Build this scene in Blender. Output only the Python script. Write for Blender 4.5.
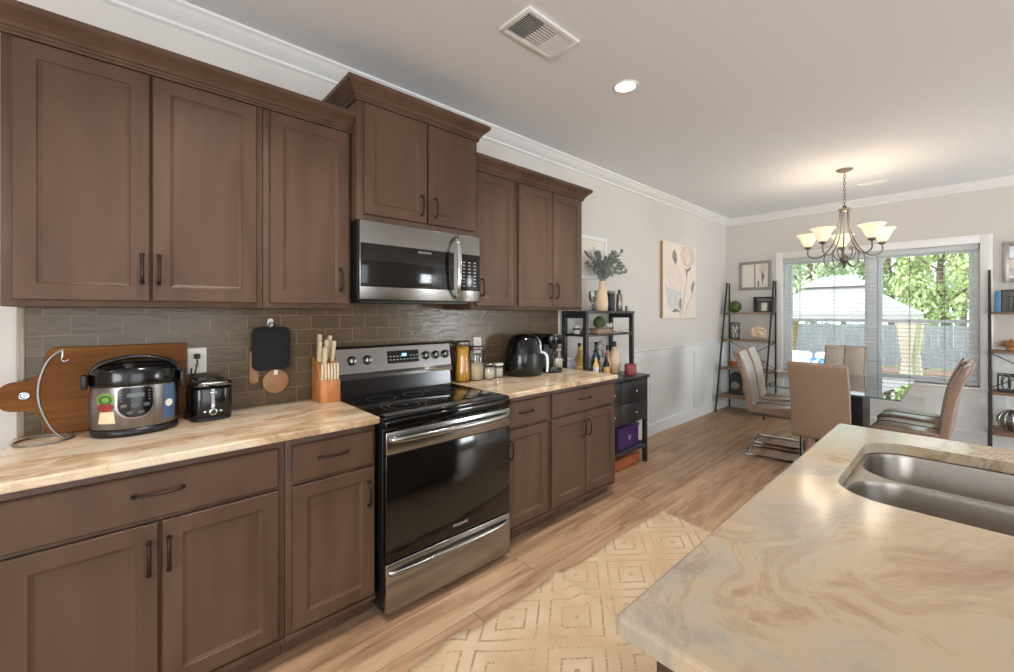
import bpy, bmesh, math, random
from mathutils import Vector, Matrix
PI = math.pi
random.seed(7)
SC = bpy.context.scene
COL = SC.collection
for o in list(bpy.data.objects):
    bpy.data.objects.remove(o)

# ------------------------------------------------------------------ camera, world, sun, exposure
cam_d = bpy.data.cameras.new('camera')
cam = bpy.data.objects.new('camera', cam_d)
COL.objects.link(cam)
cam.location = (2.44, 0.0, 1.39)
cam.rotation_euler = (PI/2, 0, math.radians(47.54))
cam_d.sensor_width = 36.0
cam_d.lens = 420/1014*36
cam_d.shift_y = (313-336)/1014
cam_d.clip_start = 0.02
SC.camera = cam
SC.view_settings.view_transform = 'Standard'
SC.view_settings.look = 'None'
SC.view_settings.gamma = 1
SC.view_settings.use_curve_mapping = False
SC.view_settings.exposure = 0.06

world = bpy.data.worlds.new('sky_world')
SC.world = world
world.use_nodes = True
wn = world.node_tree
bg = wn.nodes['Background']
bg.inputs[0].default_value = (0.86, 0.93, 1.0, 1)
bg.inputs[1].default_value = 3.2

def lamp(name, kind, loc, rot, energy, color=(1, 1, 1), **kw):
    d = bpy.data.lights.new(name, kind)
    d.energy = energy
    d.color = color
    for k, v in kw.items():
        setattr(d, k, v)
    o = bpy.data.objects.new(name, d)
    COL.objects.link(o)
    o.location = loc
    o.rotation_euler = rot
    return o
lamp('sun', 'SUN', (0, 0, 30), (math.radians(38), math.radians(-28), 0), 1.6, (1, 0.97, 0.92), angle=0.02)
# area lamps added at unseen, unglazed wall openings to stand in for daylight
lamp('added_daylight_right', 'AREA', (6.45, 0.2, 1.15), (0, math.radians(90), 0), 18, (0.88, 0.945, 1.0), shape='RECTANGLE', size=2.1, size_y=2.6)
lamp('added_daylight_side', 'AREA', (6.45, 6.0, 1.07), (0, math.radians(90), 0), 95, (0.90, 0.955, 1.0), shape='RECTANGLE', size=1.2, size_y=1.2)
lamp('added_daylight_rear', 'AREA', (4.6, -3.4, 1.35), (math.radians(90), 0, 0), 130, (0.90, 0.955, 1.0), shape='RECTANGLE', size=3.0, size_y=1.7)  # unseen rear lamp, added to brighten the back wall and ceiling
portal = lamp('window_portal', 'AREA', (1.64, 6.92, 1.36), (math.radians(-90), 0, 0), 1, shape='RECTANGLE', size=1.85, size_y=1.6)
portal.data.cycles.is_portal = True
CAN_W = 10.5        # watts of one recessed ceiling can
BULB_W = 2.1        # watts of one chandelier bulb
SC.cycles.max_bounces = 10
SC.cycles.diffuse_bounces = 5
SC.cycles.glossy_bounces = 5
SC.cycles.transparent_max_bounces = 24
SC.cycles.sample_clamp_indirect = 6

# ------------------------------------------------------------------ materials
def lin(c):
    return tuple(((v/255)/12.92 if v/255 <= .04045 else ((v/255+.055)/1.055)**2.4) for v in c) + (1,)
class NT:
    def __init__(s, m):
        s.t = m.node_tree
    def n(s, typ, **kw):
        nd = s.t.nodes.new(typ)
        for k, v in kw.items():
            if k.startswith('i_'):
                nd.inputs[k[2:].replace('_', ' ')].default_value = v
            else:
                setattr(nd, k, v)
        return nd
    def l(s, a, b):
        s.t.links.new(a, b)
def base_mat(name, col=(128, 128, 128), rough=.5, metal=0., **kw):
    m = bpy.data.materials.new(name)
    m.use_nodes = True
    b = m.node_tree.nodes['Principled BSDF']
    b.inputs['Base Color'].default_value = lin(col)
    b.inputs['Roughness'].default_value = rough
    b.inputs['Metallic'].default_value = metal
    for k, v in kw.items():
        b.inputs[k.replace('_', ' ')].default_value = v
    return m, b, NT(m)
def ramp(nt, stops):
    r = nt.n('ShaderNodeValToRGB')
    e = r.color_ramp.elements
    while len(e) > 1:
        e.remove(e[0])
    e[0].position = stops[0][0]
    e[0].color = lin(stops[0][1])
    for p, c in stops[1:]:
        k = e.new(p)
        k.color = lin(c)
    return r
def mottled(name, stops, scale=(1, 1, 1), nscale=6, rough=.5, metal=0., detail=5, bump=0., dist=0., rr=None, **kw):
    """noise-driven colour between the stops, in object space"""
    m, b, nt = base_mat(name, stops[0][1], rough, metal, **kw)
    tc = nt.n('ShaderNodeTexCoord')
    mp = nt.n('ShaderNodeMapping')
    mp.inputs['Scale'].default_value = scale
    nt.l(tc.outputs['Object'], mp.inputs[0])
    no = nt.n('ShaderNodeTexNoise', i_Scale=nscale, i_Detail=detail, i_Distortion=dist)
    nt.l(mp.outputs[0], no.inputs['Vector'])
    r = ramp(nt, stops)
    nt.l(no.outputs[0], r.inputs[0])
    nt.l(r.outputs[0], b.inputs['Base Color'])
    if bump:
        bp = nt.n('ShaderNodeBump', i_Strength=bump, i_Distance=.004)
        nt.l(no.outputs[0], bp.inputs['Height'])
        nt.l(bp.outputs[0], b.inputs['Normal'])
    return m
M = {}
M['cab'] = mottled('stained_maple', [(.3, (78, 57, 43)), (.5, (87, 65, 50)), (.7, (96, 73, 57))], (1, 1, .18), 7, .46, bump=.03, dist=.6, Specular_IOR_Level=.3)
M['cab_in'] = base_mat('cabinet_shadow_side', (70, 50, 40), .6)[0]
M['bronze'] = base_mat('dark_bronze', (58, 46, 40), .35, .8)[0]
M['wall'] = mottled('greige_wall_paint', [(.3, (213, 209, 204)), (.7, (217, 213, 208))], (1, 1, 1), 3, .75, bump=.02)
M['ceil'] = mottled('ceiling_paint', [(.3, (228, 231, 235)), (.7, (231, 234, 238))], (1, 1, 1), 40, .85, bump=.05)
M['white'] = base_mat('white_trim_paint', (236, 236, 235), .4)[0]
M['wains'] = base_mat('wainscot_paint', (232, 236, 236), .45)[0]
M['black'] = base_mat('black_plastic', (20, 19, 19), .35)[0]
M['blacksheen'] = base_mat('gloss_black_plastic', (14, 14, 15), .16)[0]
M['blackpaint'] = mottled('black_painted_wood', [(.3, (36, 35, 37)), (.7, (46, 45, 47))], (1, 1, .2), 10, .38)
M['cookglass'] = base_mat('black_ceramic_glass', (9, 9, 10), .06)[0]
M['ovenglass'] = base_mat('dark_oven_glass', (16, 14, 13), .09)[0]
M['ring'] = base_mat('burner_ring_print', (92, 92, 94), .3)[0]
M['chrome'] = base_mat('polished_chrome', (205, 208, 212), .12, 1.)[0]
M['brushnickel'] = base_mat('brushed_nickel', (150, 145, 138), .38, 1.)[0]
M['iron'] = base_mat('dark_iron', (52, 50, 50), .5, .4)[0]
M['bulbmetal'] = base_mat('antique_pewter', (126, 119, 112), .38, .85)[0]
def steel(name, axis, c0=(154, 154, 153), c1=(159, 159, 158), rough=.23):
    m, b, nt = base_mat(name, c0, rough, 1.)
    tc = nt.n('ShaderNodeTexCoord')
    mp = nt.n('ShaderNodeMapping')
    s = [60, 60, 60]
    s[axis] = 2
    mp.inputs['Scale'].default_value = s
    nt.l(tc.outputs['Object'], mp.inputs[0])
    no = nt.n('ShaderNodeTexNoise', i_Scale=1.5, i_Detail=3)
    nt.l(mp.outputs[0], no.inputs['Vector'])
    r = ramp(nt, [(.35, c0), (.65, c1)])
    nt.l(no.outputs[0], r.inputs[0])
    nt.l(r.outputs[0], b.inputs['Base Color'])
    mr = nt.n('ShaderNodeMapRange')
    mr.inputs[3].default_value = rough-.01
    mr.inputs[4].default_value = rough+.01
    nt.l(no.outputs[0], mr.inputs[0])
    nt.l(mr.outputs[0], b.inputs['Roughness'])
    return m
M['steel'] = steel('brushed_stainless_horizontal', 1)
M['steelsink'] = steel('brushed_stainless_sink', 1, (150, 143, 135), (155, 148, 140), .33)
def glass(name, tint=(250, 252, 252), gloss=.08, rough=.02):
    m = bpy.data.materials.new(name)
    m.use_nodes = True
    nt = NT(m)
    t = m.node_tree
    for nd in list(t.nodes):
        t.nodes.remove(nd)
    out = nt.n('ShaderNodeOutputMaterial')
    tr = nt.n('ShaderNodeBsdfTransparent')
    tr.inputs[0].default_value = lin(tint)
    gl = nt.n('ShaderNodeBsdfGlossy')
    gl.inputs['Roughness'].default_value = rough
    fr = nt.n('ShaderNodeFresnel')
    fr.inputs[0].default_value = 1.5
    mx = nt.n('ShaderNodeMixShader')
    ad = nt.n('ShaderNodeMath', operation='ADD', use_clamp=True)
    ad.inputs[1].default_value = gloss-.04
    nt.l(fr.outputs[0], ad.inputs[0])
    nt.l(ad.outputs[0], mx.inputs[0])
    nt.l(tr.outputs[0], mx.inputs[1])
    nt.l(gl.outputs[0], mx.inputs[2])
    nt.l(mx.outputs[0], out.inputs[0])
    return m
M['pane'] = glass('window_glass', (248, 251, 251), .05)
M['glass'] = glass('clear_glass', (249, 251, 251), .07)
M['tableglass'] = glass('table_glass', (220, 238, 236), .34, .01)
M['tableedge'] = base_mat('green_glass_edge', (70, 120, 112), .15)[0]
def emis(name, col, st):
    m, b, nt = base_mat(name, col, .4)
    b.inputs['Emission Color'].default_value = lin(col)
    b.inputs['Emission Strength'].default_value = st
    return m
M['lens'] = emis('lit_lamp_lens', (255, 244, 228), 3.0)
M['shade'] = emis('lit_frosted_glass_shade', (255, 234, 198), .6)
M['display'] = emis('lit_clock_display', (150, 215, 230), 1.2)

# floor planks
def floor_mat():
    m, b, nt = base_mat('oak_plank_floor', (180, 145, 112), .42)
    tc = nt.n('ShaderNodeTexCoord')
    mp = nt.n('ShaderNodeMapping')
    mp.inputs['Rotation'].default_value = (0, 0, PI/2)
    nt.l(tc.outputs['Object'], mp.inputs[0])
    br = nt.n('ShaderNodeTexBrick', offset=.37, i_Scale=1.0, i_Mortar_Size=.0015, i_Bias=0.0, i_Brick_Width=1.2, i_Row_Height=.18)
    br.inputs['Color1'].default_value = (0, 0, 0, 1)
    br.inputs['Color2'].default_value = (1, 1, 1, 1)
    br.inputs['Mortar'].default_value = (.35, .35, .35, 1)
    nt.l(mp.outputs[0], br.inputs[0])
    # long grain
    mp2 = nt.n('ShaderNodeMapping')
    mp2.inputs['Scale'].default_value = (11, .9, 1)
    nt.l(tc.outputs['Object'], mp2.inputs[0])
    off = nt.n('ShaderNodeVectorMath', operation='MULTIPLY_ADD')
    off.inputs[1].default_value = (7, 13, 0)
    nt.l(br.outputs[0], off.inputs[0])
    nt.l(mp2.outputs[0], off.inputs[2])
    g = nt.n('ShaderNodeTexNoise', i_Scale=1.6, i_Detail=7, i_Roughness=.62, i_Distortion=.7)
    nt.l(off.outputs[0], g.inputs['Vector'])
    r = ramp(nt, [(.28, (122, 91, 67)), (.42, (160, 126, 97)), (.55, (182, 149, 118)), (.75, (197, 169, 141))])
    nt.l(g.outputs[0], r.inputs[0])
    hs = nt.n('ShaderNodeHueSaturation')
    mr = nt.n('ShaderNodeMapRange')
    mr.inputs[3].default_value = .86
    mr.inputs[4].default_value = 1.1
    nt.l(br.outputs[0], mr.inputs[0])
    nt.l(mr.outputs[0], hs.inputs['Value'])
    nt.l(r.outputs[0], hs.inputs['Color'])
    mx = nt.n('ShaderNodeMix', data_type='RGBA')
    mx.inputs[7].default_value = lin((112, 84, 62))
    nt.l(br.outputs['Fac'], mx.inputs[0])
    nt.l(hs.outputs[0], mx.inputs[6])
    nt.l(mx.outputs[2], b.inputs['Base Color'])
    bp = nt.n('ShaderNodeBump', i_Strength=.12, i_Distance=.003)
    nt.l(g.outputs[0], bp.inputs['Height'])
    nt.l(bp.outputs[0], b.inputs['Normal'])
    return m
M['floor'] = floor_mat()

def stone(name, stops, scl, streak, dist, vein, rough=.16, seed=0, vmax=.75):
    m, b, nt = base_mat(name, stops[0][1], rough)
    tc = nt.n('ShaderNodeTexCoord')
    mp = nt.n('ShaderNodeMapping')
    mp.inputs['Scale'].default_value = streak
    mp.inputs['Location'].default_value = (seed, seed*.7, 0)
    mp.inputs['Rotation'].default_value = (0, 0, math.radians(12))
    nt.l(tc.outputs['Object'], mp.inputs[0])
    w = nt.n('ShaderNodeTexNoise', i_Scale=scl*.55, i_Detail=4, i_Roughness=.55)
    nt.l(mp.outputs[0], w.inputs['Vector'])
    wv = nt.n('ShaderNodeVectorMath', operation='MULTIPLY_ADD')
    wv.inputs[1].default_value = (dist, dist, dist)
    nt.l(w.outputs['Color'], wv.inputs[0])
    nt.l(mp.outputs[0], wv.inputs[2])
    n1 = nt.n('ShaderNodeTexNoise', i_Scale=scl, i_Detail=10, i_Roughness=.68, i_Distortion=1.2)
    nt.l(wv.outputs[0], n1.inputs['Vector'])
    r = ramp(nt, stops)
    nt.l(n1.outputs[0], r.inputs[0])
    n2 = nt.n('ShaderNodeTexNoise', i_Scale=scl*1.7, i_Detail=10, i_Roughness=.7, i_Distortion=1.6)
    nt.l(wv.outputs[0], n2.inputs['Vector'])
    r2 = nt.n('ShaderNodeValToRGB')
    e = r2.color_ramp.elements
    e[0].position = .47
    e[0].color = (0, 0, 0, 1)
    e[1].position = .5
    e[1].color = (1, 1, 1, 1)
    k = e.new(.535)
    k.color = (0, 0, 0, 1)
    nt.l(n2.outputs[0], r2.inputs[0])
    n3 = nt.n('ShaderNodeTexNoise', i_Scale=scl*.8, i_Detail=3)
    nt.l(mp.outputs[0], n3.inputs['Vector'])
    r3 = nt.n('ShaderNodeMapRange')
    r3.inputs[1].default_value = .45
    r3.inputs[2].default_value = .7
    r3.inputs[4].default_value = vmax
    nt.l(n3.outputs[0], r3.inputs[0])
    mu = nt.n('ShaderNodeMath', operation='MULTIPLY')
    nt.l(r2.outputs[0], mu.inputs[0])
    nt.l(r3.outputs[0], mu.inputs[1])
    mx = nt.n('ShaderNodeMix', data_type='RGBA')
    mx.inputs[7].default_value = lin(vein)
    nt.l(mu.outputs[0], mx.inputs[0])
    nt.l(r.outputs[0], mx.inputs[6])
    nt.l(mx.outputs[2], b.inputs['Base Color'])
    return m
M['stone'] = stone('streaked_cream_granite', [(.24, (112, 90, 72)), (.36, (170, 142, 112)), (.45, (204, 176, 143)), (.54, (224, 204, 176)), (.63, (210, 199, 180)), (.74, (194, 166, 134)), (.85, (158, 149, 136))], 2.4, (2.9, 1.0, 1), .9, (104, 82, 66), vmax=.7)
M['stone2'] = stone('swirled_cream_quartzite', [(.22, (118, 94, 72)), (.33, (158, 131, 102)), (.41, (188, 166, 138)), (.5, (180, 167, 146)), (.58, (160, 154, 141)), (.67, (190, 174, 150)), (.76, (162, 138, 110)), (.88, (142, 133, 120))], 1.25, (1.3, .8, 1), 1.3, (140, 108, 76), .15, 3.1, vmax=.72)

def tile_mat():
    m, b, nt = base_mat('glossy_taupe_glass_tile', (150, 138, 124), .2, Specular_IOR_Level=.32)
    tc = nt.n('ShaderNodeTexCoord')
    sp = nt.n('ShaderNodeSeparateXYZ')
    nt.l(tc.outputs['Object'], sp.inputs[0])
    cb = nt.n('ShaderNodeCombineXYZ')
    nt.l(sp.outputs['Y'], cb.inputs[0])
    nt.l(sp.outputs['Z'], cb.inputs[1])
    br = nt.n('ShaderNodeTexBrick', offset=.5, i_Scale=1.0, i_Mortar_Size=.0022, i_Brick_Width=.153, i_Row_Height=.0765, i_Mortar_Smooth=.2)
    br.inputs['Color1'].default_value = lin((96, 80, 60))
    br.inputs['Color2'].default_value = lin((107, 90, 69))
    br.inputs['Mortar'].default_value = lin((132, 115, 94))
    nt.l(cb.outputs[0], br.inputs[0])
    mp = nt.n('ShaderNodeMapping')
    mp.inputs['Scale'].default_value = (1, 11, 44)
    nt.l(tc.outputs['Object'], mp.inputs[0])
    no = nt.n('ShaderNodeTexNoise', i_Scale=1.2, i_Detail=3, i_Distortion=.8)
    nt.l(mp.outputs[0], no.inputs['Vector'])
    mx = nt.n('ShaderNodeMix', data_type='RGBA', blend_type='MULTIPLY')
    mx.inputs[0].default_value = .35
    r = ramp(nt, [(.3, (196, 190, 182)), (.7, (255, 255, 255))])
    nt.l(no.outputs[0], r.inputs[0])
    nt.l(br.outputs[0], mx.inputs[6])
    nt.l(r.outputs[0], mx.inputs[7])
    nt.l(mx.outputs[2], b.inputs['Base Color'])
    ad = nt.n('ShaderNodeMath', operation='MULTIPLY_ADD')
    ad.inputs[1].default_value = -1.2
    nt.l(br.outputs['Fac'], ad.inputs[0])
    nt.l(no.outputs[0], ad.inputs[2])
    bp = nt.n('ShaderNodeBump', i_Strength=.4, i_Distance=.004)
    nt.l(ad.outputs[0], bp.inputs['Height'])
    nt.l(bp.outputs[0], b.inputs['Normal'])
    return m
M['tile'] = tile_mat()

def rug_mat():
    m, b, nt = base_mat('cream_rug_brown_diamonds', (214, 190, 156), .95)
    tc = nt.n('ShaderNodeTexCoord')
    sp = nt.n('ShaderNodeSeparateXYZ')
    nt.l(tc.outputs['Object'], sp.inputs[0])
    def tri(out, per, ph):
        a = nt.n('ShaderNodeMath', operation='MULTIPLY_ADD')
        a.inputs[1].default_value = 1/per
        a.inputs[2].default_value = ph
        nt.l(out, a.inputs[0])
        f = nt.n('ShaderNodeMath', operation='PINGPONG')
        f.inputs[1].default_value = .5
        nt.l(a.outputs[0], f.inputs[0])
        return f.outputs[0]
    ad = nt.n('ShaderNodeMath', operation='ADD')
    nt.l(tri(sp.outputs['X'], .37, .13), ad.inputs[0])
    nt.l(tri(sp.outputs['Y'], .46, .2), ad.inputs[1])
    k = nt.n('ShaderNodeMath', operation='MULTIPLY')
    k.inputs[1].default_value = 5.2
    nt.l(ad.outputs[0], k.inputs[0])
    fr = nt.n('ShaderNodeMath', operation='FRACT')
    nt.l(k.outputs[0], fr.inputs[0])
    lt = nt.n('ShaderNodeMath', operation='LESS_THAN')
    lt.inputs[1].default_value = .17
    nt.l(fr.outputs[0], lt.inputs[0])
    n1 = nt.n('ShaderNodeTexNoise', i_Scale=5, i_Detail=2)
    n2 = nt.n('ShaderNodeTexNoise', i_Scale=90, i_Detail=2)
    for q in (n1, n2):
        nt.l(tc.outputs['Object'], q.inputs['Vector'])
    s = nt.n('ShaderNodeMath', operation='ADD')
    nt.l(n1.outputs[0], s.inputs[0])
    nt.l(n2.outputs[0], s.inputs[1])
    mr = nt.n('ShaderNodeMapRange')
    mr.inputs[1].default_value = .88
    mr.inputs[2].default_value = 1.18
    mr.inputs[4].default_value = .72
    nt.l(s.outputs[0], mr.inputs[0])
    mu = nt.n('ShaderNodeMath', operation='MULTIPLY')
    nt.l(lt.outputs[0], mu.inputs[0])
    nt.l(mr.outputs[0], mu.inputs[1])
    r = ramp(nt, [(.3, (190, 163, 129)), (.55, (202, 178, 145)), (.75, (212, 192, 163))])
    nt.l(n1.outputs[0], r.inputs[0])
    mx = nt.n('ShaderNodeMix', data_type='RGBA')
    mx.inputs[7].default_value = lin((140, 110, 82))
    nt.l(mu.outputs[0], mx.inputs[0])
    nt.l(r.outputs[0], mx.inputs[6])
    nt.l(mx.outputs[2], b.inputs['Base Color'])
    bp = nt.n('ShaderNodeBump', i_Strength=.35, i_Distance=.004)
    nt.l(n2.outputs[0], bp.inputs['Height'])
    nt.l(bp.outputs[0], b.inputs['Normal'])
    return m
M['rug'] = rug_mat()
M['bamboo'] = mottled('bamboo_board', [(.3, (104, 60, 20)), (.5, (118, 72, 26)), (.7, (132, 85, 34))], (8, 1, 22), 2.2, .55, detail=3, Specular_IOR_Level=.2)
M['knifewood'] = mottled('acacia_block', [(.3, (150, 92, 44)), (.5, (180, 116, 62)), (.7, (200, 140, 84))], (6, 6, 1), 5, .45)
M['shelfwood'] = mottled('rustic_shelf_wood', [(.3, (128, 100, 80)), (.7, (160, 132, 108))], (1, 6, 6), 4, .6)
M['handle'] = base_mat('cream_riveted_handle', (222, 204, 170), .4)[0]
M['leather'] = mottled('taupe_leatherette', [(.3, (152, 129, 111)), (.7, (159, 136, 118))], (1, 1, 1), 30, .3, bump=.04, Coat_Weight=.35, Coat_Roughness=.2)
def quilt_mat():
    m, b, nt = base_mat('quilted_taupe_window_sheen', (190, 178, 166), .3, Coat_Weight=.35, Coat_Roughness=.2)  # colour lightened to imitate window reflections on the chair fronts
    tc = nt.n('ShaderNodeTexCoord')
    sp = nt.n('ShaderNodeSeparateXYZ')
    nt.l(tc.outputs['Object'], sp.inputs[0])
    hs = []
    for op in ('ADD', 'SUBTRACT'):
        a = nt.n('ShaderNodeMath', operation=op)
        nt.l(sp.outputs['Y'], a.inputs[0])
        nt.l(sp.outputs['Z'], a.inputs[1])
        k = nt.n('ShaderNodeMath', operation='MULTIPLY')
        k.inputs[1].default_value = 60
        nt.l(a.outputs[0], k.inputs[0])
        si = nt.n('ShaderNodeMath', operation='SINE')
        nt.l(k.outputs[0], si.inputs[0])
        ab = nt.n('ShaderNodeMath', operation='ABSOLUTE')
        nt.l(si.outputs[0], ab.inputs[0])
        hs.append(ab)
    mn = nt.n('ShaderNodeMath', operation='MINIMUM')
    nt.l(hs[0].outputs[0], mn.inputs[0])
    nt.l(hs[1].outputs[0], mn.inputs[1])
    bp = nt.n('ShaderNodeBump', i_Strength=.6, i_Distance=.006)
    nt.l(mn.outputs[0], bp.inputs['Height'])
    nt.l(bp.outputs[0], b.inputs['Normal'])
    return m
M['quilt'] = quilt_mat()
M['fabricblack'] = mottled('black_quilted_cotton', [(.3, (22, 21, 22)), (.7, (32, 31, 32))], (1, 1, 1), 60, .9, bump=.4)
M['cork'] = mottled('round_wood_trivet', [(.3, (150, 108, 72)), (.7, (172, 130, 92))], (1, 1, 1), 14, .6)
M['pasta'] = mottled('golden_spaghetti', [(.35, (222, 160, 44)), (.65, (240, 186, 74))], (40, 40, 1), 4, .45)
M['flour'] = base_mat('cream_flour', (232, 212, 178), .8)[0]
M['sugar'] = base_mat('white_sugar', (236, 226, 208), .8)[0]
M['cream'] = base_mat('cream_ceramic', (226, 200, 164), .5)[0]
M['creamw'] = base_mat('off_white', (230, 224, 214), .5)[0]
M['leafgrey'] = mottled('eucalyptus_leaf', [(.3, (114, 124, 116)), (.7, (156, 163, 155))], (1, 1, 1), 20, .6)
M['moss'] = mottled('green_moss', [(.3, (60, 80, 38)), (.7, (92, 114, 58))], (1, 1, 1), 60, .9, bump=.8)
M['purple'] = base_mat('purple_plastic', (70, 40, 104), .4)[0]
M['orange'] = mottled('orange_wood', [(.3, (150, 76, 36)), (.7, (170, 92, 48))], (6, 1, 6), 5, .45)
M['amber'] = base_mat('amber_bottle', (176, 136, 66), .2)[0]
M['darkbottle'] = base_mat('dark_bottle_glass', (24, 26, 24), .12)[0]
M['bluelabel'] = base_mat('blue_label', (40, 76, 140), .4)[0]
M['redlabel'] = base_mat('red_label', (170, 40, 40), .4)[0]
M['yellowlabel'] = base_mat('yellow_label', (226, 196, 112), .5)[0]
M['rose'] = base_mat('rose_bottle', (198, 146, 116), .25)[0]
M['candle'] = base_mat('dusty_red_candle', (158, 82, 84), .6)[0]
M['copper'] = base_mat('copper_orange', (206, 132, 66), .35, .5)[0]
M['shell'] = base_mat('cream_shells', (232, 212, 178), .5)[0]
M['driedleaf'] = mottled('dried_brown_petals', [(.3, (150, 100, 58)), (.7, (204, 160, 110))], (1, 1, 1), 30, .7)
M['teal'] = base_mat('blue_box_side', (78, 140, 180), .5)[0]
M['charcoal'] = base_mat('charcoal_box', (46, 50, 54), .5)[0]
M['silverframe'] = base_mat('silver_frame', (166, 162, 158), .35, .6)[0]
M['greyframe'] = base_mat('grey_wood_frame', (150, 146, 142), .5)[0]
M['canvas'] = mottled('cream_canvas', [(.3, (232, 220, 206)), (.7, (238, 228, 216))], (1, 1, 1), 8, .8)
M['petal'] = mottled('dusty_pink_paint', [(.3, (204, 184, 173)), (.7, (226, 210, 199))], (1, 1, 1), 18, .8)
M['petal2'] = mottled('pale_blush_paint', [(.3, (222, 208, 196)), (.7, (236, 224, 212))], (1, 1, 1), 14, .8)
M['ink'] = mottled('grey_ink_paint', [(.3, (128, 121, 117)), (.7, (164, 156, 151))], (1, 1, 1), 30, .8)
M['inkblue'] = mottled('blue_grey_wash', [(.3, (192, 196, 199)), (.7, (222, 217, 210))], (1, 1, 1), 14, .8)
M['canvasedge'] = base_mat('canvas_side', (176, 146, 110), .7)[0]
M['mirror'] = base_mat('mirror', (210, 212, 214), .05, 1.)[0]
def slat_mat():
    m, b, nt = base_mat('white_blind_slat', (238, 242, 243), .5)
    tl = nt.n('ShaderNodeBsdfTranslucent')
    tl.inputs[0].default_value = lin((240, 244, 245))
    mx = nt.n('ShaderNodeMixShader')
    mx.inputs[0].default_value = .4
    nt.l(b.outputs[0], mx.inputs[1])
    nt.l(tl.outputs[0], mx.inputs[2])
    nt.l(mx.outputs[0], m.node_tree.nodes['Material Output'].inputs[0])
    return m
M['slat'] = slat_mat()
M['cord'] = base_mat('grey_cord', (120, 124, 124), .7)[0]
M['vinyl'] = base_mat('window_vinyl', (232, 236, 238), .4)[0]
M['plate'] = base_mat('white_switch_plate', (236, 232, 224), .4)[0]
M['sgreen'] = base_mat('sticker_green', (120, 160, 60), .5)[0]
M['sdkgreen'] = base_mat('sticker_dark_green', (58, 96, 40), .5)[0]
M['sred'] = base_mat('sticker_red', (140, 40, 34), .5)[0]
M['scream'] = base_mat('sticker_cream', (222, 204, 168), .5)[0]
M['reflblue'] = base_mat('blue_reflection', (70, 96, 128), .45)[0]
M['mark'] = base_mat('grey_print', (176, 176, 174), .5)[0]
# outdoors
M['grass'] = mottled('lawn', [(.3, (150, 178, 92)), (.7, (184, 204, 122))], (1, 1, 1), 3, .95)
M['mulch'] = mottled('red_brown_mulch', [(.3, (126, 98, 86)), (.7, (154, 124, 110))], (1, 1, 1), 9, .95)
M['fence'] = mottled('weathered_fence', [(.3, (120, 122, 128)), (.7, (150, 152, 158))], (6, 6, .6), 3, .85)
M['canopy'] = base_mat('white_canopy_cloth', (178, 174, 172), .8)[0]
M['drape'] = base_mat('cream_drape', (200, 186, 168), .8)[0]
M['tan'] = base_mat('tan_drape', (170, 140, 112), .8)[0]
M['leafs'] = [mottled('foliage_%s' % n, [(.3, a), (.7, b)], (1, 1, 1), 1.2, .8) for n, a, b in (('bright', (172, 188, 122), (214, 224, 166)), ('deep', (146, 166, 122), (186, 202, 152)), ('pale', (186, 200, 164), (220, 228, 198)))]
M['bark'] = base_mat('bark', (128, 108, 92), .9)[0]
M['cushion'] = base_mat('white_cushion', (238, 238, 238), .8)[0]
M['bluecush'] = mottled('blue_patterned_cushion', [(.45, (60, 120, 168)), (.55, (220, 232, 238))], (1, 1, 1), 14, .8)
M['patio'] = base_mat('patio_paving', (200, 190, 178), .9)[0]
M['rattan'] = base_mat('brown_rattan', (128, 108, 96), .8)[0]

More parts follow.
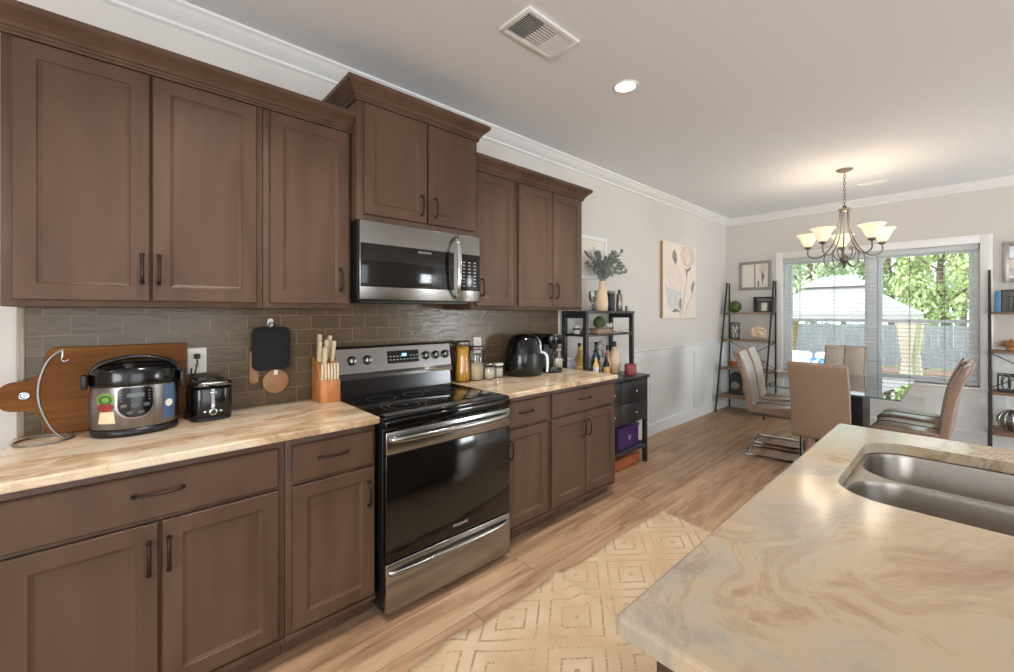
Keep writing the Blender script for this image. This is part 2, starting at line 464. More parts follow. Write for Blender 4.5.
# ------------------------------------------------------------------ mesh builder
class MB:
    def __init__(s):
        s.v = []
        s.f = []
        s.sm = []
        s.mi = []
        s.m = 0
    def add(s, vs, fs, smooth=False):
        o = len(s.v)
        s.v += [tuple(p) for p in vs]
        for f in fs:
            s.f.append([i+o for i in f])
            s.sm.append(smooth)
            s.mi.append(s.m)
        return s
    def box(s, x0, x1, y0, y1, z0, z1, bev=0., seg=2):
        if x0 > x1: x0, x1 = x1, x0
        if y0 > y1: y0, y1 = y1, y0
        if z0 > z1: z0, z1 = z1, z0
        vs = [(x, y, z) for z in (z0, z1) for y in (y0, y1) for x in (x0, x1)]
        fs = [(0, 2, 3, 1), (4, 5, 7, 6), (0, 1, 5, 4), (2, 6, 7, 3), (0, 4, 6, 2), (1, 3, 7, 5)]
        if not bev:
            return s.add(vs, fs)
        bm = bmesh.new()
        bv = [bm.verts.new(p) for p in vs]
        for f in fs:
            bm.faces.new([bv[i] for i in f])
        bev = min(bev, .49*min(x1-x0, y1-y0, z1-z0))
        bmesh.ops.bevel(bm, geom=bm.edges[:], offset=bev, segments=seg, affect='EDGES', profile=.5)
        return s.bm(bm, seg > 1)
    def bm(s, bm, smooth=False):
        bm.verts.index_update()
        s.add([v.co[:] for v in bm.verts], [[v.index for v in f.verts] for f in bm.faces], smooth)
        bm.free()
        return s
    def xf(s, fn, start=0):
        for i in range(start, len(s.v)):
            s.v[i] = tuple(fn(Vector(s.v[i])))
        return s
    def lathe(s, c, prof, n=24, axis='z', sx=1., sy=1., a0=0., a1=2*PI, smooth=True, cap=True):
        """prof: list of (radius, height)"""
        full = abs(a1-a0-2*PI) < 1e-6
        k = n if full else n+1
        vs = []
        for r, h in prof:
            for i in range(k):
                a = a0+(a1-a0)*i/n
                p = (r*sx*math.cos(a), r*sy*math.sin(a), h)
                if axis == 'x': p = (p[2], p[0], p[1])
                if axis == 'y': p = (p[0], p[2], p[1])
                vs.append((c[0]+p[0], c[1]+p[1], c[2]+p[2]))
        fs = []
        for j in range(len(prof)-1):
            for i in range(n):
                i2 = (i+1) % k
                q = (j*k+i, j*k+i2, (j+1)*k+i2, (j+1)*k+i)
                fs.append(q if axis != 'y' else q[::-1])
        s.add(vs, fs, smooth)
        if full and cap and prof[0] != prof[-1]:
            if prof[0][0] > 1e-5:
                s.add(vs[:k], [list(range(k))[::-1]])
            if prof[-1][0] > 1e-5:
                s.add(vs[-k:], [list(range(k))])
        return s
    def cyl(s, c, r, h, n=20, axis='z', bev=0.):
        if bev:
            return s.lathe(c, [(r-bev, 0), (r, bev), (r, h-bev), (r-bev, h)], n, axis)
        vs = MB().lathe(c, [(r, 0), (r, h)], n, axis)
        return s.add(vs.v, vs.f, True)
    def tube(s, pts, r, n=8, closed=False, flat=None):
        pts = [Vector(p) for p in pts]
        rs = r if isinstance(r, (list, tuple)) else [r]*len(pts)
        N = len(pts)
        up = None
        rings = []
        for i, p in enumerate(pts):
            a = pts[(i-1) % N] if (closed or i > 0) else p
            b = pts[(i+1) % N] if (closed or i < N-1) else p
            t = (b-a).normalized()
            if up is None:
                up = Vector((0, 0, 1)) if abs(t.z) < .9 else Vector((1, 0, 0))
            side = t.cross(up)
            if side.length < 1e-4:
                side = t.cross(Vector((.3, 1, .2)))
            side.normalize()
            up = side.cross(t).normalized()
            fx, fy = flat or (1, 1)
            rings.append([p+side*(math.cos(2*PI*k/n)*rs[i]*fx)+up*(math.sin(2*PI*k/n)*rs[i]*fy) for k in range(n)])
        vs = [q for rg in rings for q in rg]
        fs = []
        for i in range(N if closed else N-1):
            j = (i+1) % N
            for k in range(n):
                k2 = (k+1) % n
                fs.append((i*n+k, i*n+k2, j*n+k2, j*n+k))
        s.add(vs, fs, n > 5)
        if not closed:
            s.add(rings[0], [list(range(n))[::-1]])
            s.add(rings[-1], [list(range(n))])
        return s
    def bar(s, a, b, w, h=None):
        """square bar from a to b"""
        h = h or w
        a, b = Vector(a), Vector(b)
        t = (b-a).normalized()
        u = Vector((0, 0, 1)) if abs(t.z) < .95 else Vector((1, 0, 0))
        sd = t.cross(u).normalized()
        u = sd.cross(t)
        vs = [p+sd*i*w/2+u*j*h/2 for p in (a, b) for i, j in ((-1, -1), (1, -1), (1, 1), (-1, 1))]
        return s.add(vs, [(3, 2, 1, 0), (4, 5, 6, 7), (0, 1, 5, 4), (1, 2, 6, 5), (2, 3, 7, 6), (3, 0, 4, 7)])
    def prism(s, poly, axis, lo, hi, bev=0., smooth=False, seg=2):
        """extrude a 2-d outline along an axis; outline gives the other two coordinates in order"""
        def P(a, b, h):
            return {'x': (h, a, b), 'y': (a, h, b), 'z': (a, b, h)}[axis]
        bm = bmesh.new()
        n = len(poly)
        A = [bm.verts.new(P(a, b, lo)) for a, b in poly]
        B = [bm.verts.new(P(a, b, hi)) for a, b in poly]
        bm.faces.new(A[::-1])
        bm.faces.new(B)
        for i in range(n):
            bm.faces.new((A[i], A[(i+1) % n], B[(i+1) % n], B[i]))
        bmesh.ops.recalc_face_normals(bm, faces=bm.faces)
        if bev:
            ed = [e for e in bm.edges if (e.verts[0] in A) == (e.verts[1] in A)]
            bmesh.ops.bevel(bm, geom=ed, offset=bev, segments=seg, affect='EDGES', profile=.5)
        return s.bm(bm, smooth)
    def sphere(s, c, r, sub=2, sc=(1, 1, 1), jit=0.):
        bm = bmesh.new()
        bmesh.ops.create_icosphere(bm, subdivisions=sub, radius=1)
        for v in bm.verts:
            k = r*(1+random.uniform(-jit, jit))
            v.co = Vector((c[0]+v.co.x*k*sc[0], c[1]+v.co.y*k*sc[1], c[2]+v.co.z*k*sc[2]))
        return s.bm(bm, True)
    def sweep(s, path, prof, closed=False):
        """sweep an (out, up) profile along an xy path; 'out' is to the right of the path's direction"""
        N = len(path)
        rings = []
        for i, (x, y, z) in enumerate(path):
            p = Vector((x, y))
            d0 = d1 = None
            if closed or i > 0:
                d0 = (p-Vector(path[(i-1) % N][:2])).normalized()
            if closed or i < N-1:
                d1 = (Vector(path[(i+1) % N][:2])-p).normalized()
            d0 = d0 or d1
            d1 = d1 or d0
            n0, n1 = Vector((d0.y, -d0.x)), Vector((d1.y, -d1.x))
            mdir = (n0+n1).normalized()
            k = 1/max(.2, mdir.dot(n0))
            rings.append([(x+mdir.x*k*o, y+mdir.y*k*o, z+u) for o, u in prof])
        m = len(prof)
        vs = [q for r in rings for q in r]
        fs = []
        for i in range(N if closed else N-1):
            j = (i+1) % N
            for k in range(m):
                k2 = (k+1) % m
                fs.append((i*m+k, i*m+k2, j*m+k2, j*m+k))
        s.add(vs, fs)
        if not closed:
            s.add(rings[0], [list(range(m))])
            s.add(rings[-1], [list(range(m))[::-1]])
        return s
    def steps(s, x0, x1, y0, y1, z0, z1, rings):
        """slab facing +x with a stepped / bevelled front: rings = [(inset, depth below the front)]"""
        loops = [[(x0, y0, z0), (x0, y1, z0), (x0, y1, z1), (x0, y0, z1)]]
        for ins, d in rings:
            loops.append([(x1-d, y0+ins, z0+ins), (x1-d, y1-ins, z0+ins), (x1-d, y1-ins, z1-ins), (x1-d, y0+ins, z1-ins)])
        vs = [p for l in loops for p in l]
        fs = [(3, 2, 1, 0)]
        for j in range(len(loops)-1):
            for k in range(4):
                k2 = (k+1) % 4
                fs.append((j*4+k, j*4+k2, j*4+4+k2, j*4+4+k))
        e = (len(loops)-1)*4
        fs.append((e, e+1, e+2, e+3))
        return s.add(vs, fs)

INV = {}
def new_obj(name, mb, mats, parent=None):
    """link one mesh object; vertices are given in world space (or in the root's space when the root is registered as local)"""
    me = bpy.data.meshes.new(name)
    vs = mb.v
    root = parent
    while root is not None and root.parent is not None:
        root = root.parent
    if root is not None and root.name in INV:
        im = INV[root.name]
        vs = [tuple(im @ Vector(p)) for p in vs]
    me.from_pydata(vs, [], mb.f)
    bm = bmesh.new()
    bm.from_mesh(me)
    bmesh.ops.recalc_face_normals(bm, faces=bm.faces)
    bm.to_mesh(me)
    bm.free()
    for m in (mats if isinstance(mats, (list, tuple)) else [mats]):
        me.materials.append(M[m] if isinstance(m, str) else m)
    me.polygons.foreach_set('use_smooth', mb.sm)
    me.polygons.foreach_set('material_index', mb.mi)
    me.update()
    o = bpy.data.objects.new(name, me)
    COL.objects.link(o)
    if parent is not None:
        o.parent = parent
    return o
def tag(o, label, cat, group=None):
    o['label'] = label
    o['category'] = cat
    if group:
        o['group'] = group
    return o
def thing(name, label, cat, loc=(0, 0, 0), group=None, rz=0., local=False):
    o = bpy.data.objects.new(name, None)
    o.empty_display_size = .05
    COL.objects.link(o)
    o.location = loc
    o.rotation_euler = (0, 0, rz)
    if not local:
        INV[o.name] = (Matrix.Translation(Vector(loc)) @ Matrix.Rotation(rz, 4, 'Z')).inverted()
    return tag(o, label, cat, group)
def single(name, mb, mats, label, cat, loc=None, group=None):
    """a thing made of one mesh, its origin moved to loc"""
    if loc is not None:
        mb.xf(lambda p: p-Vector(loc))
    o = new_obj(name, mb, mats)
    if loc is not None:
        o.location = loc
    return tag(o, label, cat, group)
def struct(name, mb, mats, parent=None):
    o = new_obj(name, mb, mats, parent)
    if parent is None:
        o['kind'] = 'structure'
    return o
def dup(root, loc, label=None, rz=None, group=None):
    r = root.copy()
    COL.objects.link(r)
    r.location = loc
    if rz is not None:
        r.rotation_euler = (0, 0, rz)
    if label:
        r['label'] = label
    if group:
        r['group'] = group
    for ch in list(root.children):
        c = ch.copy()
        COL.objects.link(c)
        c.parent = r
        for g in list(ch.children):
            d = g.copy()
            COL.objects.link(d)
            d.parent = c
    return r
def text_mesh(txt, size):
    cu = bpy.data.curves.new('lettering', 'FONT')
    cu.body = txt
    cu.size = size
    cu.align_x = 'CENTER'
    cu.align_y = 'CENTER'
    cu.extrude = .0004
    o = bpy.data.objects.new('lettering', cu)
    COL.objects.link(o)
    dg = bpy.context.evaluated_depsgraph_get()
    me = bpy.data.meshes.new_from_object(o.evaluated_get(dg))
    mb = MB()
    mb.add([v.co[:] for v in me.vertices], [list(p.vertices) for p in me.polygons])
    bpy.data.objects.remove(o)
    bpy.data.curves.remove(cu)
    bpy.data.meshes.remove(me)
    return mb
def text_x(txt, size, x, y, z):
    """lettering on a face that looks towards +x"""
    return text_mesh(txt, size).xf(lambda p: Vector((x+p.z, y+p.x, z+p.y)))
def rrect(x0, x1, y0, y1, r, n=6):
    out = []
    for cx, cy, a in ((x1-r, y1-r, 0), (x0+r, y1-r, PI/2), (x0+r, y0+r, PI), (x1-r, y0+r, 3*PI/2)):
        for i in range(n+1):
            t = a+PI/2*i/n
            out.append((cx+r*math.cos(t), cy+r*math.sin(t)))
    return out
def smooth_path(pts, n=6):
    """Catmull-Rom through the points"""
    P = [Vector(p) for p in pts]
    out = []
    for i in range(len(P)-1):
        a, b, c, d = P[max(i-1, 0)], P[i], P[i+1], P[min(i+2, len(P)-1)]
        for k in range(n):
            t = k/n
            out.append(.5*((2*b)+(c-a)*t+(2*a-5*b+4*c-d)*t*t+(3*b-a-3*c+d)*t**3))
    out.append(P[-1])
    return out
# ------------------------------------------------------------------ the setting
ZC = 2.775      # ceiling
YB = 6.70       # inner face of the window wall
XR = 6.30
YF = -3.2
struct('floor', MB().box(-.15, XR+.15, YF-.15, YB+.15, -.12, 0), 'floor')
struct('ceiling', MB().box(-.15, XR+.15, YF-.15, YB+.15, ZC, ZC+.15), 'ceil')
struct('wall_left', MB().box(-.15, 0, YF-.15, YB+.15, 0, ZC), 'wall')
WX0, WX1, WZ0, WZ1 = .745, 2.54, .60, 2.13
b = MB()
b.box(0, WX0, YB, YB+.15, 0, ZC)
b.box(WX1, XR, YB, YB+.15, 0, ZC)
b.box(WX0, WX1, YB, YB+.15, 0, WZ0)
b.box(WX0, WX1, YB, YB+.15, WZ1, ZC)
struct('wall_back', b, 'wall')
b = MB()
b.box(XR, XR+.15, YF, -1.1, 0, ZC)
b.box(XR, XR+.15, -1.1, 1.5, 2.2, ZC)
b.box(XR, XR+.15, 1.5, 5.4, 0, ZC)
b.box(XR, XR+.15, 5.4, 6.6, 0, .45)
b.box(XR, XR+.15, 5.4, 6.6, 1.7, ZC)
b.box(XR, XR+.15, 6.6, YB, 0, ZC)
struct('wall_right', b, 'wall')
b = MB()
b.box(0, 3.1, YF-.15, YF, 0, ZC)
b.box(6.1, XR, YF-.15, YF, 0, ZC)
b.box(3.1, 6.1, YF-.15, YF, 0, .5)
b.box(3.1, 6.1, YF-.15, YF, 2.2, ZC)
struct('wall_front', b, 'wall')
crown = [(0, 0), (.098, 0), (.098, -.012), (.084, -.02), (.07, -.034), (.048, -.05), (.03, -.06), (.02, -.064), (.02, -.078), (0, -.084)]
struct('trim_1', MB().sweep([(0, YF, ZC), (0, YB, ZC), (XR, YB, ZC)], crown), 'white')

# wainscot, chair rail and baseboard
def wains_left():
    m = MB()
    m.box(0, .004, 2.835, YB, 0, .955)
    m.box(.004, .022, 2.835, YB-.004, .868, .955)
    for y0, y1 in ((2.835, 2.95), (3.30, 3.42), (4.42, 4.54), (5.57, 5.70), (6.58, YB-.022)):
        m.box(.004, .022, y0, y1, .135, .868)
    return m
struct('trim_2', wains_left(), 'wains')
def wains_back():
    m = MB()
    m.box(.016, .66, YB-.004, YB, 0, .955)
    m.box(.66, 2.625, YB-.004, YB, 0, .50)
    m.box(2.625, 4.6, YB-.004, YB, 0, .955)
    m.box(.022, .655, YB-.022, YB-.004, .868, .955)
    m.box(2.63, 4.6, YB-.022, YB-.004, .868, .955)
    m.box(.66, 2.625, YB-.022, YB-.004, .425, .50)
    for x0, x1 in ((.56, .655), (2.63, 2.72), (3.6, 3.72)):
        m.box(x0, x1, YB-.022, YB-.004, .135, .868)
    for x0, x1 in ((.66, .70), (1.36, 1.46), (2.12, 2.22), (2.58, 2.625)):
        m.box(x0, x1, YB-.022, YB-.004, .135, .425)
    return m
struct('trim_3', wains_back(), 'wains')
rail = [(0, 0), (.016, 0), (.024, .012), (.038, .018), (.038, .03), (0, .03)]
struct('trim_4', MB().sweep([(0, 2.835, .952), (0, YB, .952), (.655, YB, .952)], rail), 'wains')
struct('trim_5', MB().sweep([(2.632, YB, .952), (4.6, YB, .952)], rail), 'wains')
basep = [(0, 0), (.028, 0), (.028, .118), (.022, .13), (.0, .136)]
struct('baseboard_left', MB().sweep([(0, 2.835, 0), (0, YB, 0)], basep), 'wains')
struct('baseboard_back', MB().sweep([(.028, YB, 0), (XR, YB, 0)], basep), 'wains')

# window: casing, stool, apron, frame, sashes, panes
b = MB()
cas = .088
b.box(WX0-cas, WX0, YB-.02, YB, WZ0-.02, WZ1+cas, .004)
b.box(WX1, WX1+cas, YB-.02, YB, WZ0-.02, WZ1+cas, .004)
b.box(WX0, WX1, YB-.02, YB, WZ1, WZ1+cas, .004)
w1 = struct('window_1', b, 'white')
new_obj('window_stool', MB().box(WX0-.11, WX1+.11, YB-.055, YB+.08, WZ0-.028, WZ0, .006), 'white', w1)
new_obj('window_apron', MB().box(WX0-.07, WX1+.07, YB-.02, YB, WZ0-.10, WZ0-.029, .004), 'white', w1)
b = MB()
y0, y1 = YB+.07, YB+.15
b.box(WX0, WX0+.045, y0, y1, WZ0, WZ1)
b.box(WX1-.045, WX1, y0, y1, WZ0, WZ1)
b.box(WX0+.045, WX1-.045, y0, y1, WZ1-.04, WZ1)
b.box(WX0+.045, WX1-.045, y0, y1, WZ0, WZ0+.035)
b.box(1.625, 1.72, y0-.01, y1, WZ0+.035, WZ1-.04)
new_obj('window_frame', b, 'vinyl', w1)
for xa, xb in ((WX0+.045, 1.625), (1.72, WX1-.045)):
    for za, zb, yy in ((WZ0+.035, 1.315, y0+.012), (1.275, WZ1-.04, y0+.045)):
        s = MB()
        t = .034
        s.box(xa, xa+t, yy, yy+.03, za, zb)
        s.box(xb-t, xb, yy, yy+.03, za, zb)
        s.box(xa+t, xb-t, yy, yy+.03, za, za+t)
        s.box(xa+t, xb-t, yy, yy+.03, zb-t, zb)
        so = new_obj('window_sash', s, 'vinyl', w1)
        new_obj('window_pane', MB().box(xa+t, xb-t, yy+.012, yy+.016, za+t, zb-t), 'pane', so)

# horizontal blind inside the window opening
bl = thing('window_blind', 'white horizontal slat blind hanging open in the dining window', 'blind', (1.6425, YB+.03, WZ1))
new_obj('headrail', MB().box(WX0+.006, WX1-.006, YB+.006, YB+.058, WZ1-.062, WZ1-.002, .006), 'slat', bl)
b = MB()
z = WZ1-.085
zs = []
while z > WZ0+.06:
    zs.append(z)
    z -= .049
for z in zs:
    n0 = len(b.v)
    b.prism([(YB+.013, .0), (YB+.033, .003), (YB+.053, .0), (YB+.053, -.0014), (YB+.033, .0016), (YB+.013, -.0014)], 'x', WX0+.012, WX1-.012)
    a = math.radians(4)
    b.xf(lambda p: Vector((p.x, YB+.033+(p.y-YB-.033)*math.cos(a)-p.z*math.sin(a), z+p.z*math.cos(a)+(p.y-YB-.033)*math.sin(a))), n0)
new_obj('slats', b, 'slat', bl)
new_obj('bottom_rail', MB().box(WX0+.012, WX1-.012, YB+.012, YB+.054, WZ0+.012, WZ0+.034, .004), 'slat', bl)
for x in (.93, 1.30, 1.72, 2.0, 2.28, 2.44):
    b = MB()
    for y in (YB+.008, YB+.058):
        b.tube([(x, y, WZ0+.03), (x, y, WZ1-.06)], .0016, 5)
    new_obj('ladder_cord', b, 'cord', bl)
new_obj('tilt_wand', MB().tube([(.82, YB+.003, WZ1-.06), (.82, YB+.001, 1.35)], .004, 6), 'glass', bl)

# backsplash tile and its edge trim
struct('wall_backsplash', MB().box(0, .010, -.275, 2.835, .918, 1.455), 'tile')
struct('trim_6', MB().box(0, .014, -.297, -.275, .918, 1.412, .004), base_mat('bullnose_edge_tile', (150, 140, 124), .2)[0])
struct('trim_7', MB().box(0, .014, 2.835, 2.86, .0, 1.412, .004), 'wall')

# ceiling register
def register(loc, lx, ly, label, dark):
    r = thing('ceiling_vent', label, 'vent', loc)
    x, y, z = loc
    fr = MB()
    hx, hy, w = lx/2, ly/2, .026
    for a in ((x-hx, x+hx, y-hy, y-hy+w), (x-hx, x+hx, y+hy-w, y+hy), (x-hx, x-hx+w, y-hy+w, y+hy-w), (x+hx-w, x+hx, y-hy+w, y+hy-w)):
        fr.box(*a, z-.012, z, .003)
    new_obj('vent_frame', fr, 'white', r)
    new_obj('vent_backing', MB().box(x-hx+w, x+hx-w, y-hy+w, y+hy-w, z-.003, z-.001), dark, r)
    L = (ly-2*w)/3
    for k in range(3):
        s = MB()
        ya = y-hy+w+k*L
        if k == 1:
            n = 9
            for i in range(n):
                xx = x-hx+w+(lx-2*w)*(i+.5)/n
                s.bar((xx, ya+.004, z-.009), (xx, ya+L-.004, z-.009), .011, .0015)
        else:
            n = 9
            for i in range(n):
                yy = ya+L*(i+.5)/n
                o = len(s.v)
                s.box(x-hx+w, x+hx-w, -.0055, .0055, -.0007, .0007)
                a = math.radians(52 if k == 0 else -30)
                s.xf(lambda p: Vector((p.x, yy+p.y*math.cos(a)-p.z*math.sin(a), z-.009+p.y*math.sin(a)+p.z*math.cos(a))), o)
        new_obj('louvre_bank', s, 'white', r)
    return r
M['ventdark'] = base_mat('vent_duct_dark', (70, 68, 66), .8)[0]
register((1.012, 1.53, ZC), .205, .365, 'white rectangular ceiling vent with louvres, nearest above the range', 'ventdark')
register((1.774, 5.88, ZC), .24, .12, 'small white ceiling vent behind the chandelier', 'ventdark')

# recessed ceiling cans
def can(x, y, label):
    r = thing('recessed_light', label, 'ceiling light', (x, y, ZC), 'recessed ceiling lights')
    new_obj('trim_ring', MB().lathe((x, y, ZC), [(.060, -.003), (.074, -.006), (.078, -.002), (.078, 0)], 32), 'white', r)
    new_obj('lens', MB().lathe((x, y, ZC), [(.0, -.002), (.060, -.0035)], 32), 'lens', r)
    lamp('can_lamp', 'AREA', (x, y, ZC-.02), (0, 0, 0), CAN_W, (1, .955, .905), shape='DISK', size=.12, spread=1.9)
    return r
can0 = can(1.035, 2.268, 'lit round recessed ceiling light beyond the rectangular vent')
for x, y, lb in ((1.035, .30, 'added unseen recessed ceiling light above the left countertop'), (1.035, -1.6, 'added unseen recessed ceiling light in the rear left corner of the room'), (3.3, 2.3, 'added unseen recessed ceiling light above the far end of the island'), (5.0, 1.3, 'added unseen recessed ceiling light to the right of the island')):
    dup(can0, (x, y, ZC), lb)  # out-of-view cans, added for the light they give
    lamp('can_lamp', 'AREA', (x, y, ZC-.02), (0, 0, 0), CAN_W, (1, .955, .905), shape='DISK', size=.12, spread=1.9)
# ------------------------------------------------------------------ kitchen cabinets
DOOR = [(0, .006), (.004, 0), (.055, 0), (.058, .004), (.068, .0095)]
SLABF = [(0, .006), (.005, 0)]
def pull(parent, x, y, z, vert=True, L=.105):
    """arched bar pull on a face at x"""
    h = L/2
    pts = smooth_path([(x+.001, -h, 0), (x+.018, -h*.97, 0), (x+.026, -h*.6, 0), (x+.029, 0, 0), (x+.026, h*.6, 0), (x+.018, h*.97, 0), (x+.001, h, 0)], 4)
    if vert:
        p = [(q.x, y, z+q.y) for q in pts]
    else:
        p = [(q.x, y+q.y, z) for q in pts]
    m = MB().tube(p, .0048, 8, flat=(1.15, .9))
    for s in (-h, h):
        c = (x+.0005, y, z+s) if vert else (x+.0005, y+s, z)
        m.lathe(c, [(.008, 0), (.008, .003), (.005, .005)], 10, 'x')
    return new_obj('pull_handle', m, 'bronze', parent)
def door(parent, x0, x1, y0, y1, z0, z1, hy=None, hz=None, name='door'):
    d = new_obj(name, MB().steps(x0, x1, y0, y1, z0, z1, DOOR), 'cab', parent)
    if hy is not None:
        pull(d, x1, hy, hz)
    return d
def drawer(parent, x0, x1, y0, y1, z0, z1, hy, hz, L=.105):
    d = new_obj('drawer_front', MB().steps(x0, x1, y0, y1, z0, z1, SLABF), 'cab', parent)
    pull(d, x1, hy, hz, False, L)
    return d
CROWN = [(0, 0), (.010, 0), (.010, .012), (.014, .016), (.014, .028), (.020, .032), (.026, .046), (.040, .066), (.056, .084), (.062, .092), (.062, .118), (0, .118)]
CROWN = [(o, u*.76) for o, u in CROWN]

# wall cabinets, left run
def wall_cab(label, y0, y1, xf, z0, z1, doors, dz0, dz1, group=None):
    t = thing('wall_cabinet', label, 'cabinet', (0, (y0+y1)/2, z0), group)
    new_obj('carcass', MB().box(.012, xf, y0, y1, z0, z1, .002), 'cab', t)
    for d in doors:
        door(t, xf+.001, xf+.021, d[0], d[1], dz0, dz1, d[2], d[3])
    return t
wall_cab('large brown wall cabinet with two doors at the far left of the photo', -.295, .461, .315, 1.412, 2.313, [(-.269, .077, .054, 1.557), (.083, .436, .104, 1.557)], 1.434, 2.299)
wall_cab('brown single-door wall cabinet just left of the microwave', .463, .860, .315, 1.412, 2.313, [(.487, .846, .80, 1.557)], 1.434, 2.299)
tag(new_obj('crown_moulding',
    MB().sweep([(.3165, -.30, 2.306), (.3165, .8605, 2.306)], CROWN), 'cab'), 'dark brown crown moulding along the top of the left wall cabinets', 'crown moulding')
# cabinet over the microwave
t = wall_cab('taller brown two-door cabinet above the microwave', .864, 1.630, .379, 1.862, 2.466, [(.897, 1.262, 1.222, 1.985), (1.270, 1.606, 1.312, 1.985)], 1.890, 2.450)
new_obj('crown_moulding',
    MB().sweep([(.012, .8635, 2.459), (.3795, .8635, 2.459), (.3795, 1.6305, 2.459), (.012, 1.6305, 2.459)], [(o, u) for o, u in CROWN]), 'cab', t)
# right run
wall_cab('narrow brown single-door wall cabinet right of the microwave', 1.634, 2.014, .315, 1.412, 2.313, [(1.662, 1.996, 1.705, 1.555)], 1.434, 2.299)
wall_cab('brown two-door wall cabinet at the right end, beside the eucalyptus vase', 2.016, 2.775, .315, 1.412, 2.313, [(2.040, 2.394, 2.362, 1.555), (2.402, 2.748, 2.436, 1.555)], 1.434, 2.299)
tag(new_obj('crown_moulding', MB().sweep([(.3165, 1.6335, 2.306), (.3165, 2.7765, 2.306), (.012, 2.7765, 2.306)], CROWN), 'cab'), 'brown crown moulding along the top of the right wall cabinets', 'crown moulding')

# base cabinets
def base_cab(label, y0, y1, drawers, doors):
    t = thing('base_cabinet', label, 'cabinet', (.3, (y0+y1)/2, 0))
    new_obj('carcass', MB().box(.012, .614, y0, y1, .085, .886, .002), 'cab', t)
    new_obj('toe_kick', MB().box(.012, .555, y0+.001, y1-.001, .001, .084), 'cab', t)
    new_obj('base_rail', MB().box(.615, .622, y0, y1, .085, .106, .003), 'cab', t)
    for d in drawers:
        drawer(t, .615, .635, *d)
    for d in doors:
        door(t, .615, .635, *d)
    return t
base_cab('brown base cabinet with one wide drawer and two doors at the left', -.30, .473, [(-.255, .449, .712, .862, .089, .800, .125)], [(-.255, .088, .122, .698, .063, .585), (.096, .449, .122, .698, .114, .585)])
base_cab('brown base cabinet with one drawer and one door, left of the range', .475, .852, [(.499, .837, .712, .860, .660, .795, .115)], [(.499, .842, .122, .698, .812, .583)])
base_cab('narrow brown base cabinet with one drawer and one door, right of the range', 1.640, 2.028, [(1.664, 2.007, .712, .860, 1.81, .792, .11)], [(1.655, 2.007, .122, .698, 1.676, .585)])
base_cab('brown base cabinet with one drawer and two doors, beside the black bar cabinet', 2.030, 2.782, [(2.055, 2.767, .712, .862, 2.390, .795, .12)], [(2.050, 2.398, .122, .698, 2.372, .585), (2.406, 2.767, .122, .698, 2.430, .585)])

# worktops
def worktop(label, y0, y1):
    t = MB().prism(rrect(.012, .645, y0, y1, .004, 2), 'z', .888, .919, .006)
    tag(new_obj('countertop', t, 'stone'), label, 'countertop')
worktop('streaked cream granite countertop left of the range', -.305, .862)
worktop('streaked cream granite countertop right of the range', 1.634, 2.80)

# ------------------------------------------------------------------ range
RY0, RY1 = .866, 1.628
t = thing('range', 'stainless steel electric range with black glass cooktop and oven door', 'range', (.35, 1.247, 0))
new_obj('body', MB().box(.03, .655, RY0+.002, RY1-.002, .03, .895, .003), 'black', t)
b = MB()
b.box(.03, .683, RY0-.001, RY1+.001, .897, .921, .006)
b.box(.645, .690, RY0, RY1, .862, .905, .008)
ck = new_obj('cooktop', b, 'cookglass', t)
b = MB()
def ringp(cx, cy, r):
    b.lathe((cx, cy, .9212), [(r-.0013, 0), (r, .0003), (r+.0013, 0)], 48, cap=False)
for cx, cy, r in ((.50, 1.06, .115), (.50, 1.06, .078), (.50, 1.44, .085), (.27, 1.05, .075), (.27, 1.44, .10), (.27, 1.25, .06)):
    ringp(cx, cy, r)
new_obj('burner_rings', b, 'ring', ck)
new_obj('cooktop_edge_band', MB().box(.615, .672, RY0+.012, RY1-.012, .9211, .9217), base_mat('grey_cooktop_band', (66, 66, 68), .25)[0], ck)
# oven door
dr = new_obj('oven_door', MB().box(.658, .688, RY0+.003, RY1-.003, .262, .748, .004), 'ovenglass', t)
dt = MB().box(.658, .692, RY0+.003, RY1-.003, .750, .852, .004)
new_obj('door_top_panel', dt, 'steel', dr)
b = MB()
for i in range(5):
    ya = RY0+.06+i*.132
    b.box(.676, .6925, ya, ya+.11, .8535, .8595)
new_obj('vent_slots', b, 'black', dr)
def arc_handle(z, y0, y1, x, out, r):
    ym = (y0+y1)/2
    pts = smooth_path([(x, y0, z), (x+out*.55, y0+.035, z), (x+out*.9, y0+.16, z), (x+out, ym, z), (x+out*.9, y1-.16, z), (x+out*.55, y1-.035, z), (x, y1, z)], 6)
    return MB().tube(pts, r, 10, flat=(.8, 1.3))
new_obj('oven_handle', arc_handle(.818, RY0+.02, RY1-.02, .690, .045, .011), 'steel', dr)
new_obj('brand_lettering', text_x('FRIGIDAIRE', .018, .6886, 1.28, .31), 'mark', dr)
dw = new_obj('storage_drawer', MB().box(.655, .690, RY0+.003, RY1-.003, .030, .256, .005), 'steel', t)
new_obj('drawer_handle', arc_handle(.214, RY0+.02, RY1-.02, .688, .030, .009), 'steel', dw)
for y in (RY0+.06, RY1-.06):
    new_obj('foot', MB().cyl((.63, y, .0005), .02, .029, 14), 'black', t)
